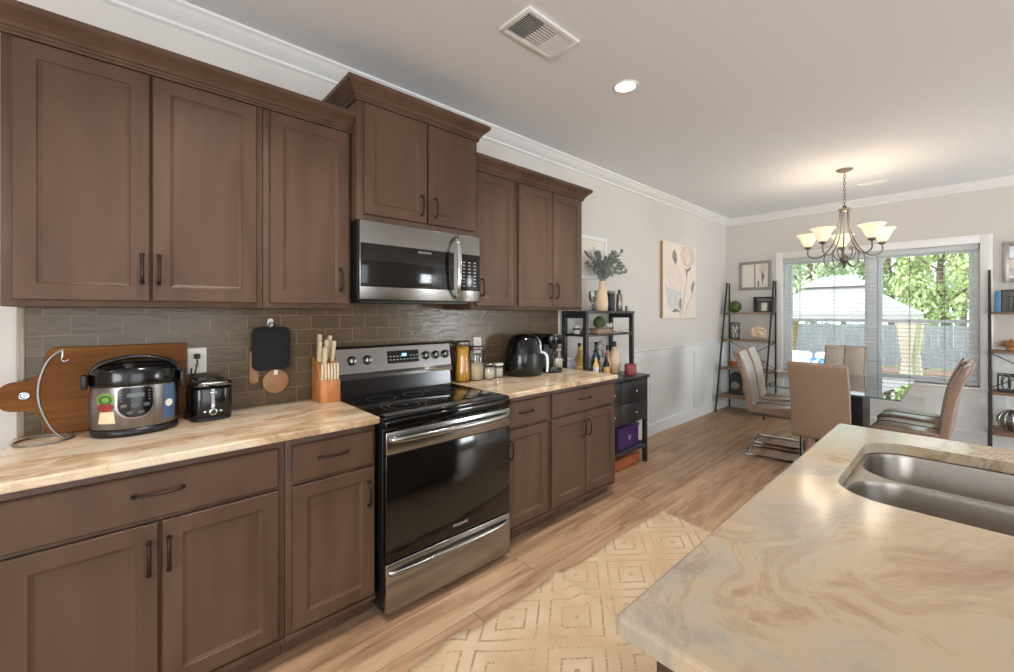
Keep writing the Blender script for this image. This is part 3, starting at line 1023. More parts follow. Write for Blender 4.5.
# back guard with controls
b = MB()
b.prism([(.014, .921), (.098, .921), (.090, 1.012), (.014, 1.012)], 'y', RY0, RY1)
new_obj('back_riser', b, 'blacksheen', t)
b = MB()
b.prism([(.014, 1.0125), (.118, 1.0125), (.120, 1.030), (.108, 1.048), (.084, 1.185), (.076, 1.198), (.014, 1.198)], 'y', RY0, RY1, .003)
gd = new_obj('control_panel', b, 'steel', t)
def onpanel(z, d=0.):
    k = (1.185-z)/(1.185-1.048)
    return .084+.024*k+d
ax = Vector((.137, 0, .024)).normalized()
def knob(y, z):
    m = MB()
    m.lathe((0, 0, 0), [(.027, 0), (.027, .006), (.023, .010), (.021, .026), (.018, .029), (0, .029)], 24, 'x')
    m.m = 1
    m.box(.0285, .0325, -.0035, .0035, -.019, .019, .001)
    rot = ax.to_track_quat('X', 'Z').to_matrix()
    m.xf(lambda p: rot @ p + Vector((onpanel(z, .0005), y, z)))
    new_obj('knob', m, ['steel', 'black'], gd)
for y in (.955, 1.045, 1.437, 1.511, 1.583):
    knob(y, 1.118)
def panel_plate(y0, y1, z0, z1, d, mat, name, par):
    vs = [(onpanel(z0, d), y0, z0), (onpanel(z0, d), y1, z0), (onpanel(z1, d), y1, z1), (onpanel(z1, d), y0, z1)]
    vs += [(p[0]-.002, p[1], p[2]) for p in vs]
    return new_obj(name, MB().add(vs, [(0, 1, 2, 3), (7, 6, 5, 4), (0, 4, 5, 1), (1, 5, 6, 2), (2, 6, 7, 3), (3, 7, 4, 0)]), mat, par)
panel_plate(1.172, 1.385, 1.085, 1.160, .0012, 'blacksheen', 'touch_panel', gd)
panel_plate(1.268, 1.300, 1.125, 1.142, .0022, 'display', 'clock_display', gd)
b = MB()
for r_, z in ((0, 1.124), (1, 1.104)):
    for i in range(9):
        y = 1.185+i*.023
        if r_ == 0 and 3 < i < 6:
            continue
        x = onpanel(z, .0024)
        b.box(x-.001, x, y, y+.012, z, z+.005)
new_obj('key_legends', b, 'mark', gd)

# ------------------------------------------------------------------ microwave
t = thing('microwave', 'stainless steel over-the-range microwave with black door glass', 'microwave', (.2, 1.247, 1.452))
new_obj('body', MB().box(.014, .385, .866, 1.628, 1.455, 1.858, .003), 'black', t)
new_obj('exhaust_grille', MB().box(.05, .34, .90, 1.59, 1.4465, 1.4545), 'black', t)
df = new_obj('door', MB().box(.386, .414, .866, 1.462, 1.458, 1.856, .004), 'steel', t)
new_obj('door_glass', MB().box(.4145, .4165, .868, 1.432, 1.523, 1.742, .0008), 'ovenglass', df)
new_obj('brand_lettering', text_x('FRIGIDAIRE', .017, .4168, 1.235, 1.722), 'mark', df)
hp = smooth_path([(.414, 1.440, 1.475), (.440, 1.440, 1.50), (.458, 1.440, 1.56), (.463, 1.440, 1.655), (.458, 1.440, 1.75), (.440, 1.440, 1.81), (.414, 1.440, 1.835)], 5)
new_obj('door_handle', MB().tube(hp, .011, 10, flat=(1.3, .7)), 'chrome', df)
cp = new_obj('control_panel', MB().box(.386, .414, 1.465, 1.628, 1.458, 1.856, .004), 'steel', t)
kp = new_obj('keypad', MB().box(.4145, .4165, 1.470, 1.624, 1.523, 1.742, .0008), 'blacksheen', cp)
b = MB()
for r_ in range(8):
    for c in range(3):
        y, z = 1.495+c*.041, 1.690-r_*.020
        b.box(.4166, .4170, y, y+.016, z, z+.006)
new_obj('key_legends', b, 'mark', kp)

# ------------------------------------------------------------------ things on the left counter
ZT = .9195
def leanboard():
    t = MB()
    # outline in (y, z) of the board lying flat, handle to the left
    o = [(.215, .0), (.215, .335)] + [(-.19, .335), (-.205, .332), (-.216, .322), (-.222, .305), (-.228, .262), (-.240, .232), (-.262, .214), (-.275, .212)]
    o += [(-.275-.052*math.sin(a)-.02, .157+.055*math.cos(a)) for a in [PI*i/10 for i in range(11)]]
    o += [(-.262, .100), (-.240, .085), (-.226, .06), (-.218, .02), (-.205, .003), (-.19, 0)]
    t.prism(o[::-1], 'x', 0, .018, .003)
    a = math.radians(7)
    t.xf(lambda p: Vector((.058+p.x*math.cos(a)-p.z*math.sin(a), p.y, ZT+.004+p.z*math.cos(a)+p.x*math.sin(a)-.0035)))
    r = single('cutting_board', t, 'bamboo', 'large bamboo cutting board with a handle, leaning on the tile behind the rice cooker', 'cutting board', (.06, 0, ZT))
    g = MB().lathe((0, 0, 0), [(.009, -.001), (.015, -.001), (.015, .002), (.009, .002), (.009, -.001)], 18, 'x')
    g.lathe((.0005, 0, 0), [(0, 0), (.0088, .0)], 14, 'x')
    h = Vector((.058+.0185*math.cos(a)-.157*math.sin(a), -.272, ZT+.157*math.cos(a)+.004))
    rot = Matrix.Rotation(-a, 3, 'Y')
    g.xf(lambda p: rot @ p + h - Vector((.06, 0, ZT)))
    new_obj('handle_grommet', g, 'chrome', r)
leanboard()
# banana hanger
t = thing('banana_hanger', 'curved chrome banana hanger with a ring base, left of the rice cooker', 'banana hanger', (.155, -.212, ZT))
ring = [(.155+.072*math.cos(2*PI*i/40), -.212+.076*math.sin(2*PI*i/40), ZT+.0045) for i in range(40)]
new_obj('ring_base', MB().tube(ring, .0042, 8, True), 'brushnickel', t)
st = smooth_path([(.165, -.137, ZT+.0045), (.165, -.165, ZT+.006), (.165, -.196, ZT+.05), (.165, -.222, ZT+.13), (.165, -.226, ZT+.20), (.165, -.212, ZT+.27), (.165, -.190, ZT+.312), (.165, -.163, ZT+.334)], 6)
new_obj('stem', MB().tube(st, .0048, 8), 'brushnickel', t)
new_obj('hook', MB().tube(smooth_path([(.165, -.165, ZT+.332), (.166, -.166, ZT+.310), (.168, -.168, ZT+.298), (.172, -.160, ZT+.290), (.172, -.150, ZT+.296)], 5), .0025, 6), 'chrome', t)

# rice cooker: oval body
CX_, CY_ = .192, .040
t = thing('rice_cooker', 'black and silver rice cooker with a button panel and food stickers', 'rice cooker', (CX_, CY_, ZT))
RX, RYY = .106, .134
M['cookersteel'] = steel('brushed_grey_steel_body', 2, (132, 128, 124), (142, 138, 134), .3)
bd = new_obj('body', MB().lathe((CX_, CY_, ZT), [(.97, .030), (1.0, .034), (1.015, .11), (1.0, .190)], 64, sx=RX, sy=RYY), 'cookersteel', t)
new_obj('base', MB().lathe((CX_, CY_, ZT), [(.90, .0005), (.985, .004), (1.0, .012), (.995, .0285), (.9, .0285)], 64, sx=RX, sy=RYY), 'black', t)
lid = new_obj('lid', MB().lathe((CX_, CY_, ZT), [(.95, .1915), (1.02, .1925), (1.03, .20), (1.03, .244), (.99, .256), (.86, .267), (.5, .281), (0, .284)], 64, sx=RX, sy=RYY), 'blacksheen', t)
hp = smooth_path([(CX_+.03, CY_-.125, ZT+.250), (CX_+.035, CY_-.10, ZT+.276), (CX_+.04, CY_-.05, ZT+.293), (CX_+.04, CY_, ZT+.298), (CX_+.04, CY_+.05, ZT+.293), (CX_+.035, CY_+.10, ZT+.276), (CX_+.03, CY_+.125, ZT+.250)], 5)
new_obj('carry_handle', MB().tube(hp, .012, 10, flat=(1.3, .8)), 'black', t)
new_obj('steam_vent', MB().lathe((CX_+.075, CY_-.02, ZT+.262), [(.022, .0), (.020, .014), (.012, .017), (0, .017)], 18), 'black', lid)
new_obj('side_hinge', MB().box(CX_+.015, CX_+.055, CY_+.135, CY_+.152, ZT+.165, ZT+.235, .006), 'black', t)
new_obj('side_latch', MB().box(CX_+.015, CX_+.055, CY_-.155, CY_-.136, ZT+.185, ZT+.24, .006), 'black', t)
def surf(off, fn, z0, z1, yc, rows=14, cols=10):
    """shape laid on the cooker's wall: half width fn(t) for t in 0..1 from z0 to z1"""
    vs, fs = [], []
    for j in range(rows+1):
        tt = j/rows
        z = z0+(z1-z0)*tt
        w = fn(tt)
        k = 1.015-.015*((z-.11)/.08)**2+off
        for i in range(cols+1):
            y = yc+w*(2*i/cols-1)
            s_ = max(-.999, min(.999, y/(RYY*k)))
            vs.append((CX_+RX*k*math.sqrt(1-s_*s_), CY_+y, ZT+z))
    for j in range(rows):
        for i in range(cols):
            a = j*(cols+1)+i
            fs.append((a, a+1, a+cols+2, a+cols+1))
    return MB().add(vs, fs, True)
circ = lambda r: (lambda tt: r*math.sqrt(max(0, 1-(2*tt-1)**2)))
def shield(w):
    return lambda tt: w*(math.sqrt(max(0, 1-((.42-tt)/.42)**2)) if tt < .42 else (1 if tt < .9 else 1-.25*((tt-.9)/.1)**2))
cpn = new_obj('button_panel_rim', surf(.012, shield(.057), .066, .190, -.004, 22), 'steel', bd)
new_obj('button_panel', surf(.020, shield(.051), .072, .187, -.004, 22), 'blacksheen', bd)
b = surf(.026, lambda q: .026, .150, .165, -.004, 2)
new_obj('cooker_display', b, base_mat('dim_lcd', (86, 92, 92), .2)[0], cpn)
b = MB()
for yy, zz, rr in ((-.037, .119, .010), (-.004, .119, .012), (.029, .119, .010), (-.020, .092, .010), (.012, .092, .010)):
    for q in (surf(.026, circ(rr), zz-rr*.75, zz+rr*.75, yy, 8, 6),):
        b.add(q.v, q.f)
for yy in (-.045, .037):
    for k in range(4):
        q = surf(.026, lambda q: .004, .136+k*.011, .140+k*.011, yy, 1, 2)
        b.add(q.v, q.f)
new_obj('buttons', b, base_mat('grey_button', (78, 78, 78), .4)[0], cpn)
new_obj('sticker_outer', surf(.012, circ(.024), .120, .170, -.088, 14), 'sgreen', bd)
new_obj('sticker_rind', surf(.016, circ(.019), .127, .163, -.088, 12), 'sdkgreen', bd)
new_obj('sticker_core', surf(.020, circ(.010), .136, .155, -.088, 10), 'sgreen', bd)
new_obj('sticker_red', surf(.014, circ(.022), .100, .136, -.087, 12), 'sred', bd)
new_obj('sticker_grain', surf(.012, lambda q: .024-.005*q, .056, .100, -.084, 8), 'scream', bd)
new_obj('blue_reflection', surf(.010, lambda q: .019, .048, .186, .098, 8), 'reflblue', bd)  # blue strip paints a bluish reflection on the cooker's right side
new_obj('sticker_badge', surf(.016, circ(.012), .096, .126, .098, 8), 'creamw', bd)
new_obj('power_cord', MB().tube(smooth_path([(.13, .172, ZT+.03), (.115, .195, ZT+.03), (.10, .205, ZT+.006), (.085, .21, ZT+.09), (.05, .225, ZT+.15), (.022, .236, ZT+.215)], 6), .003, 6), 'black', t)

# toaster
t = thing('toaster', 'glossy black two-slot toaster with a chrome top, right of the rice cooker', 'toaster', (.145, .292, ZT))
ol = rrect(.065, .222, .215, .368, .045, 8)
new_obj('base', MB().prism(rrect(.068, .219, .218, .365, .043, 8), 'z', ZT, ZT+.015, .003), 'black', t)
tb = new_obj('body', MB().prism(ol, 'z', ZT+.0155, ZT+.142, .006, True, 3), 'blacksheen', t)
b = MB()
n0 = len(b.v)
b.prism(ol, 'z', ZT+.1425, ZT+.174, .020, True, 4)
tp = new_obj('top_shell', b, 'steel', t)
for y in (.262, .322):
    new_obj('bread_slot', MB().box(.085, .200, y-.014, y+.014, ZT+.1742, ZT+.1765, .001), 'black', tp)
new_obj('top_rail', MB().tube([(.085, .237, ZT+.172), (.085, .237, ZT+.183), (.20, .237, ZT+.183), (.20, .237, ZT+.172)], .004, 6), 'black', tp)
new_obj('lever_track', MB().box(.2225, .224, .285, .297, ZT+.045, ZT+.140), 'chrome', tb)
new_obj('lever', MB().box(.2245, .240, .278, .304, ZT+.120, ZT+.132, .004), 'chrome', tb)
new_obj('browning_dial', MB().lathe((.2225, .291, ZT+.042), [(.017, 0), (.017, .008), (.012, .012), (0, .012)], 22, 'x'), 'chrome', tb)
new_obj('dial_centre', MB().lathe((.2347, .291, ZT+.042), [(.009, 0), (.009, .002), (0, .002)], 18, 'x'), 'black', tb)
for y in (.262, .320):
    new_obj('button', MB().lathe((.2225, y, ZT+.042), [(.006, 0), (.006, .003), (0, .003)], 12, 'x'), 'chrome', tb)
new_obj('power_cord', MB().tube(smooth_path([(.07, .235, ZT+.05), (.055, .222, ZT+.03), (.045, .225, ZT+.10), (.036, .246, ZT+.19), (.040, .254, ZT+.235), (.038, .254, ZT+.256)], 6), .003, 6), 'black', t)

# outlets and plug
def outlet(y, z, label, w=.074, h=.118):
    t = thing('wall_outlet', label, 'outlet', (.011, y, z))
    new_obj('cover_plate', MB().steps(.0105, .0165, y-w/2, y+w/2, z-h/2, z+h/2, [(0, .003), (.004, 0)]), 'plate', t)
    for s in (-.021, .021):
        f = new_obj('socket', MB().prism(rrect(y-.016, y+.016, z+s-.014, z+s+.014, .008, 4), 'x', .0167, .0185), 'creamw', t)
        b = MB()
        b.box(.0186, .0189, y-.007, y-.005, z+s-.004, z+s+.006)
        b.box(.0186, .0189, y+.005, y+.007, z+s-.004, z+s+.006)
        new_obj('slots', b, 'black', f)
    return t
outlet(.256, 1.168, 'white wall outlet above the toaster with a black plug in it')
outlet(1.925, 1.155, 'white wall outlet on the tile behind the glass canisters')
t = single('power_plug', MB().box(.0192, .044, .243, .266, 1.178, 1.200, .005), 'black', 'black power plug pushed into the outlet above the toaster', 'plug', (.019, .254, 1.188))

# pot holder on a hook, round trivets behind
t = thing('wall_hook', 'small white adhesive hook on the tile above the black pot holder', 'hook', (.011, .562, 1.35))
new_obj('hook_plate', MB().prism(rrect(.549, .577, 1.318, 1.362, .013, 5), 'x', .0105, .0165, .002), 'plate', t)
new_obj('hook_prong', MB().tube(smooth_path([(.0165, .563, 1.340), (.028, .563, 1.326), (.036, .563, 1.328), (.038, .563, 1.338)], 4), .004, 6), 'plate', t)
t = thing('pot_holder', 'black square quilted pot holder hanging from the white hook', 'pot holder', (.03, .562, 1.21))
b = MB().prism(rrect(.474, .650, 1.098, 1.318, .035, 7), 'x', .0345, .0475, .005, True, 3)
new_obj('pad', b, 'fabricblack', t)
new_obj('loop', MB().tube(smooth_path([(.040, .548, 1.316), (.040, .552, 1.334), (.033, .563, 1.340), (.040, .574, 1.334), (.040, .576, 1.316)], 5), .003, 6), 'fabricblack', t)
tag(new_obj('trivet', MB().lathe((.0195, .585, 1.037), [(0, 0), (.058, 0), (.062, .003), (.062, .009), (.058, .012), (0, .012)], 36, 'x'), 'cork'), 'round brown wooden trivet hanging below the black pot holder', 'trivet')
tag(new_obj('trivet_strap', MB().box(.0320, .0332, .575, .592, 1.072, 1.10), 'plate'), 'small white strap tying the round trivet below the pot holder', 'strap')
tag(new_obj('wooden_paddle', MB().prism(rrect(.468, .508, 1.035, 1.20, .014, 5), 'x', .0115, .0205, .002), 'cork'), 'narrow brown wooden paddle end showing at lower left of the pot holder', 'paddle')

# knife block
t = thing('knife_block', 'wooden knife block full of cream-handled knives left of the range', 'knife block', (.10, .80, ZT))
b = MB()
b.prism([(.045, ZT), (.165, ZT), (.165, ZT+.125), (.130, ZT+.205), (.045, ZT+.235)], 'y', .757, .858, .004)
new_obj('block', b, 'knifewood', t)
new_obj('lower_block', MB().box(.166, .186, .757, .858, ZT, ZT+.118, .003), 'knifewood', t)
def handle_mesh(base, d, L, r):
    d = Vector(d).normalized()
    sd = Vector((0, 1, 0))
    f = d.cross(sd)
    m = MB()
    P = [(-.6, 0), (-.75, .12), (-.62, .5), (-.8, .86), (-.45, 1), (.45, 1), (.75, .85), (.62, .5), (.8, .1), (.6, 0)]
    m.prism([(a*r*1.25, q*L*1.12) for a, q in P], 'y', -r*.72, r*.72, r*.22)
    m.xf(lambda p: Vector(base)+f*p.x+sd*p.y+d*p.z)
    return m
KN = [((.070, .785, ZT+.225), .118), ((.070, .832, ZT+.225), .11), ((.105, .776, ZT+.210), .10), ((.105, .806, ZT+.210), .105), ((.108, .840, ZT+.208), .10), ((.135, .790, ZT+.190), .09)]
KL = ['tallest cream knife handle at the back left of the wooden block', 'cream knife handle at the back right of the wooden block', 'cream knife handle in the middle row, left side of the block', 'cream knife handle in the middle row, centre of the block', 'cream knife handle in the middle row, right side of the block', 'cream knife handle in the front of the upper slots of the block']
for (bs, L), lb in zip(KN, KL):
    k = thing('knife', lb, 'knife', bs, 'knives in the wooden block')
    hd = new_obj('handle', handle_mesh(bs, (.16, .04*(bs[1]-.8)/.03, 1), L, .013), 'handle', k)
    b = MB()
    d = Vector((.16, .04*(bs[1]-.8)/.03, 1)).normalized()
    for q in (.22, .5, .78):
        c = Vector(bs)+d*L*q
        b.lathe((c.x-.001, c.y, c.z), [(.0, .0095), (.003, .0095), (.003, .008)], 8, 'x')
        b.lathe((c.x, c.y, c.z), [(0, -.0072), (.003, -.0072), (.003, .0072), (0, .0072)], 8, 'y')
    new_obj('rivets', b, 'brushnickel', hd)
for i in range(6):
    y = .767+i*.0158
    m = MB().prism([(.170, ZT+.119), (.182, ZT+.119), (.184, ZT+.16), (.181, ZT+.205), (.172, ZT+.205), (.168, ZT+.16)], 'y', y-.005, y+.005, .002)
    single('steak_knife', m, 'handle', ['leftmost', 'second from left', 'third from left', 'third from right', 'second from right', 'rightmost'][i]+' of the row of slim cream steak knife handles on the block front', 'knife', (.176, y, ZT+.119), 'steak knives on the block front')

# ------------------------------------------------------------------ things on the right counter
t = thing('pasta_jar', 'tall waisted glass jar of golden spaghetti right beside the range', 'jar', (.10, 1.725, ZT))
c = (.10, 1.725, ZT)
new_obj('jar_wall', MB().lathe(c, [(.050, .0), (.054, .006), (.054, .05), (.050, .12), (.045, .17), (.047, .21), (.052, .252)], 32), 'glass', t)
new_obj('spaghetti', MB().lathe(c, [(.0, .006), (.049, .006), (.050, .05), (.046, .12), (.041, .17), (.043, .21), (.046, .238), (.0, .244)], 40), 'pasta', t)
new_obj('jar_lid', MB().lathe(c, [(.052, .2525), (.054, .255), (.054, .274), (.050, .278), (0, .279)], 32), 'brushnickel', t)
t = thing('canister', 'tall clear glass canister part filled with cream flour beside the spaghetti jar', 'canister', (.11, 1.838, ZT))
c = (.11, 1.838, ZT)
new_obj('canister_wall', MB().lathe(c, [(.050, .0), (.053, .005), (.053, .205), (.050, .212)], 32), 'glass', t)
new_obj('contents', MB().lathe(c, [(0, .006), (.049, .006), (.049, .115), (.02, .126), (0, .122)], 32), 'flour', t)
new_obj('canister_lid', MB().lathe(c, [(.050, .2125), (.053, .215), (.053, .234), (.049, .238), (0, .240)], 32), 'brushnickel', t)
def canister_small(x, y, r, h, lab, lidm, fillm):
    t = thing('canister', lab, 'canister', (x, y, ZT))
    c = (x, y, ZT)
    new_obj('canister_wall', MB().lathe(c, [(r-.003, 0), (r, .004), (r, h-.018), (r-.003, h-.014)], 28), 'glass', t)
    new_obj('contents', MB().lathe(c, [(0, .005), (r-.004, .005), (r-.004, h-.035), (0, h-.03)], 28), fillm, t)
    new_obj('canister_lid', MB().lathe(c, [(r-.003, h-.0135), (r+.001, h-.011), (r+.001, h-.002), (r-.004, h+.002), (0, h+.003)], 28), lidm, t)
canister_small(.135, 1.936, .045, .112, 'short glass canister of white sugar with a metal lid', 'brushnickel', 'sugar')
canister_small(.118, 2.036, .040, .100, 'short cream canister with a pale lid beside the air fryer', 'creamw', 'sugar')

# air fryer
t = thing('air_fryer', 'rounded black air fryer with a silver handle on the right counter', 'air fryer', (.17, 2.262, ZT))
c = (.16, 2.262, ZT)
new_obj('body', MB().lathe(c, [(.90, .0005), (1.0, .012), (1.05, .06), (1.03, .14), (.94, .215), (.80, .272), (.62, .300), (.3, .312), (0, .314)], 48, sx=.128, sy=.150), 'blacksheen', t)
bk = new_obj('basket_front', MB().lathe(c, [(1.005, .018), (1.062, .06), (1.05, .12), (1.0, .165)], 20, sx=.130, sy=.152, a0=-.55, a1=.95), 'black', t)
new_obj('basket_handle', MB().tube(smooth_path([(.250, 2.332, ZT+.165), (.285, 2.345, ZT+.172), (.312, 2.352, ZT+.15), (.318, 2.354, ZT+.10), (.314, 2.354, ZT+.03)], 6), [.011]*25, 10, flat=(1.3, .75)), 'vinyl', bk)
b = MB().tube(smooth_path([(.170, 2.290, ZT+.309), (.215, 2.315, ZT+.285), (.252, 2.330, ZT+.235), (.268, 2.336, ZT+.185), (.255, 2.333, ZT+.165)], 6), .008, 8, flat=(1.6, .6))
new_obj('trim_arc', b, 'vinyl', t)
b = MB().tube(smooth_path([(.172, 2.290, ZT+.309), (.205, 2.345, ZT+.288), (.235, 2.366, ZT+.240), (.255, 2.345, ZT+.175)], 6), .008, 8, flat=(1.6, .6))
new_obj('trim_arc', b, 'vinyl', t)

# coffee maker
t = thing('coffee_maker', 'black single-serve coffee maker between the air fryer and a glass jar', 'coffee maker', (.15, 2.53, ZT))
new_obj('back_column', MB().prism(rrect(.035, .150, 2.455, 2.605, .03, 6), 'z', ZT+.036, ZT+.262, .004, True), 'charcoal', t)
new_obj('head', MB().prism(rrect(.032, .282, 2.447, 2.612, .055, 8), 'z', ZT+.225, ZT+.305, .014, True, 3), 'blacksheen', t)
new_obj('lid_handle', MB().tube(smooth_path([(.20, 2.452, ZT+.292), (.275, 2.49, ZT+.30), (.292, 2.53, ZT+.302), (.275, 2.57, ZT+.30), (.20, 2.607, ZT+.292)], 5), .007, 8), 'brushnickel', t)
new_obj('drip_base', MB().prism(rrect(.032, .272, 2.452, 2.608, .05, 8), 'z', ZT, ZT+.034, .006, True), 'black', t)
new_obj('drip_grate', MB().lathe((.205, 2.53, ZT+.0345), [(.05, 0), (.05, .003), (0, .003)], 28), 'brushnickel', t)
new_obj('pod_holder', MB().lathe((.215, 2.53, ZT+.190), [(.030, 0), (.036, .034)], 24), 'black', t)
new_obj('water_tank', MB().box(.04, .20, 2.4365, 2.4455, ZT+.06, ZT+.225, .004), 'glass', t)
t = thing('glass_jar', 'small clear glass jar with a silver lid right of the coffee maker', 'jar', (.12, 2.70, ZT))
c = (.12, 2.695, ZT)
new_obj('jar_wall', MB().lathe(c, [(.044, 0), (.048, .006), (.048, .120), (.036, .140), (.034, .152)], 28), 'glass', t)
new_obj('contents', MB().lathe(c, [(0, .005), (.043, .006), (.043, .09), (0, .093)], 28), 'sugar', t)
new_obj('jar_lid', MB().lathe(c, [(.036, .153), (.037, .156), (.037, .178), (.032, .182), (0, .183)], 28), 'brushnickel', t)

# ------------------------------------------------------------------ black bar cabinet beyond the counter
BY0, BY1, BX = 2.875, 3.635, .425
t = thing('bar_cabinet', 'black bar cabinet with open hutch shelves and drawers past the right counter', 'cabinet', (.2, 3.255, 0))
for x in (.035, BX-.02):
    for y in (BY0+.02, BY1-.02):
        new_obj('leg', MB().box(x-.018, x+.018, y-.018, y+.018, .0005, .79, .002), 'blackpaint', t)
new_obj('top_board', MB().box(.018, BX+.015, BY0-.012, BY1+.012, .7905, .818, .004), 'blackpaint', t)
new_obj('drawer_case', MB().box(.04, BX-.006, BY0+.04, BY1-.04, .408, .789), 'blackpaint', t)
for y0, y1 in ((BY0+.042, 3.165), (3.175, BY1-.042)):
    for z0, z1 in ((.415, .594), (.604, .782)):
        d = new_obj('drawer', MB().box(BX-.005, BX+.010, y0, y1, z0, z1, .003), 'blackpaint', t)
        m = MB().lathe((BX+.0105, (y0+y1)/2, (z0+z1)/2), [(.005, 0), (.005, .012), (.011, .018), (.009, .025), (0, .027)], 16, 'x')
        new_obj('drawer_knob', m, 'chrome', d)
new_obj('lower_shelf', MB().box(.055, BX-.002, BY0+.04, BY1-.04, .145, .175, .003), 'blackpaint', t)
for y in (BY0+.02, BY1-.02):
    new_obj('side_rail', MB().box(.054, BX-.039, y-.012, y+.012, .145, .185), 'blackpaint', t)
HX0, HX1, HZ = .035, .265, 1.385
for x in (HX0, HX1):
    for y in (BY0+.02, BY1-.02):
        new_obj('hutch_post', MB().box(x-.017, x+.017, y-.018, y+.018, .8185, HZ, .002), 'blackpaint', t)
new_obj('hutch_top', MB().box(.016, HX1+.022, BY0-.002, BY1+.002, HZ+.0005, HZ+.024, .003), 'blackpaint', t)
b = MB()
b.box(HX0+.018, HX1-.018, BY0+.03, BY1-.03, 1.195, 1.203)
gs = new_obj('hutch_shelf', b, M['tableglass'], t)
b = MB()
b.box(HX1-.017, HX1+.017, BY0+.039, BY1-.039, 1.188, 1.206, .002)
b.box(HX0-.017, HX0+.017, BY0+.039, BY1-.039, 1.188, 1.206, .002)
for y in (BY0+.02, BY1-.02):
    b.box(HX0+.018, HX1-.018, y-.014, y+.014, 1.188, 1.206, .002)
    b.box(HX0+.018, HX1-.018, y-.014, y+.014, 1.345, HZ, .002)
new_obj('shelf_frame', b, 'blackpaint', t)
new_obj('gallery_rail', MB().tube([(HX1, 3.42, 1.206), (HX1, 3.42, 1.232), (HX1, BY1-.04, 1.232)], .004, 6), 'chrome', t)

# on top of the hutch
ZH = HZ+.0245
t = thing('vase', 'cream bottle vase of grey green eucalyptus standing on the black hutch', 'vase', (.15, 3.29, ZH))
c = (.15, 3.29, ZH)
new_obj('vase_body', MB().lathe(c, [(.048, 0), (.056, .01), (.060, .06), (.056, .13), (.040, .19), (.026, .225), (.023, .255), (.026, .275), (.020, .276), (.017, .255)], 32), 'cream', t)
rnd = random.Random(5)
for k in range(22):
    az = rnd.uniform(0, 2*PI)
    ln = rnd.uniform(.17, .31)
    sp = rnd.uniform(.07, .22)
    dy = math.sin(az)*sp*1.15
    dx = math.cos(az)*sp*.6+.02
    if k > 17:
        dy, dx, ln = .17+.045*(k-17), .03, .25-.026*(k-17)
    p0 = Vector((c[0], c[1], ZH+.25))
    p1 = p0+Vector((dx*.35, dy*.35, ln*.6))
    p2 = p0+Vector((dx, dy, ln))
    path = smooth_path([p0, p1, p2], 7)
    m = MB().tube(path, .0022, 5)
    for i in range(3, len(path)):
        for s in (-1, 1, .3):
            a = rnd.uniform(0, 2*PI)
            tdir = (path[i]-path[i-1]).normalized()
            out = tdir.cross(Vector((math.cos(a), math.sin(a), .3))).normalized()*s
            u = (out*.8+tdir*.6).normalized()
            wv = u.cross(tdir).normalized()
            L, W = rnd.uniform(.030, .044), rnd.uniform(.010, .015)
            q = path[i]
            nrm = u.cross(wv)*.002
            vs = [q, q+u*L*.45+wv*W, q+u*L, q+u*L*.45-wv*W, q+u*L*.5+nrm]
            m.add(vs, [(0, 1, 4), (1, 2, 4), (2, 3, 4), (3, 0, 4)])
    new_obj('eucalyptus_sprig', m, 'leafgrey', t)
def bottle(name, label, cat, c, prof, mat, cap=None, capm='black', lab=None, labm=None, group=None, n=20):
    t = thing(name, label, cat, c, group)
    new_obj('bottle_body', MB().lathe(c, prof, n), mat, t)
    if cap:
        r, z0, z1 = cap
        new_obj('cap', MB().lathe(c, [(r, z0), (r, z1-.003), (r-.003, z1), (0, z1)], 16), capm, t)
    if lab:
        r, z0, z1 = lab
        new_obj('paper_label', MB().lathe(c, [(r, z0), (r, z1)], n), labm, t)
    return t
bottle('shaker', 'dark grey glass shaker jug right of the eucalyptus vase', 'shaker', (.13, 3.475, ZH), [(.030, 0), (.034, .01), (.037, .10), (.034, .15), (.037, .17)], 'charcoal', (.038, .1705, .192), 'brushnickel')
bottle('flask', 'silver bottle with a dark stopper on the hutch top', 'bottle', (.15, 3.585, ZH), [(.028, 0), (.031, .006), (.031, .150), (.022, .168), (.011, .176)], 'brushnickel', (.013, .1765, .205), 'black')
bottle('small_glass', 'tiny grey glass at the right end of the hutch top', 'glass', (.22, 3.60, ZH), [(.011, 0), (.013, .004), (.014, .05)], 'brushnickel')
for i, y in enumerate((3.10, 3.17)):
    t = thing('wine_glass', ['clear stemmed glass nearest the wall cabinet on the hutch top', 'clear stemmed glass next to the eucalyptus vase on the hutch top'][i], 'glass', (.19-.06*i, y, ZH), 'stemmed glasses on the hutch top')
    c = (.19-.06*i, y, ZH)
    new_obj('bowl', MB().lathe(c, [(.006, .075), (.026, .095), (.032, .13), (.028, .18)], 24), 'glass', t)
    new_obj('stem', MB().lathe(c, [(.030, .0005), (.028, .004), (.004, .008), (.004, .074)], 20), 'glass', t)
bottle('decanter', 'dark green small bottle behind the eucalyptus vase', 'bottle', (.075, 3.39, ZH), [(.030, 0), (.034, .01), (.034, .10), (.014, .14), (.013, .17)], 'darkbottle', (.015, .1705, .19), 'brushnickel')

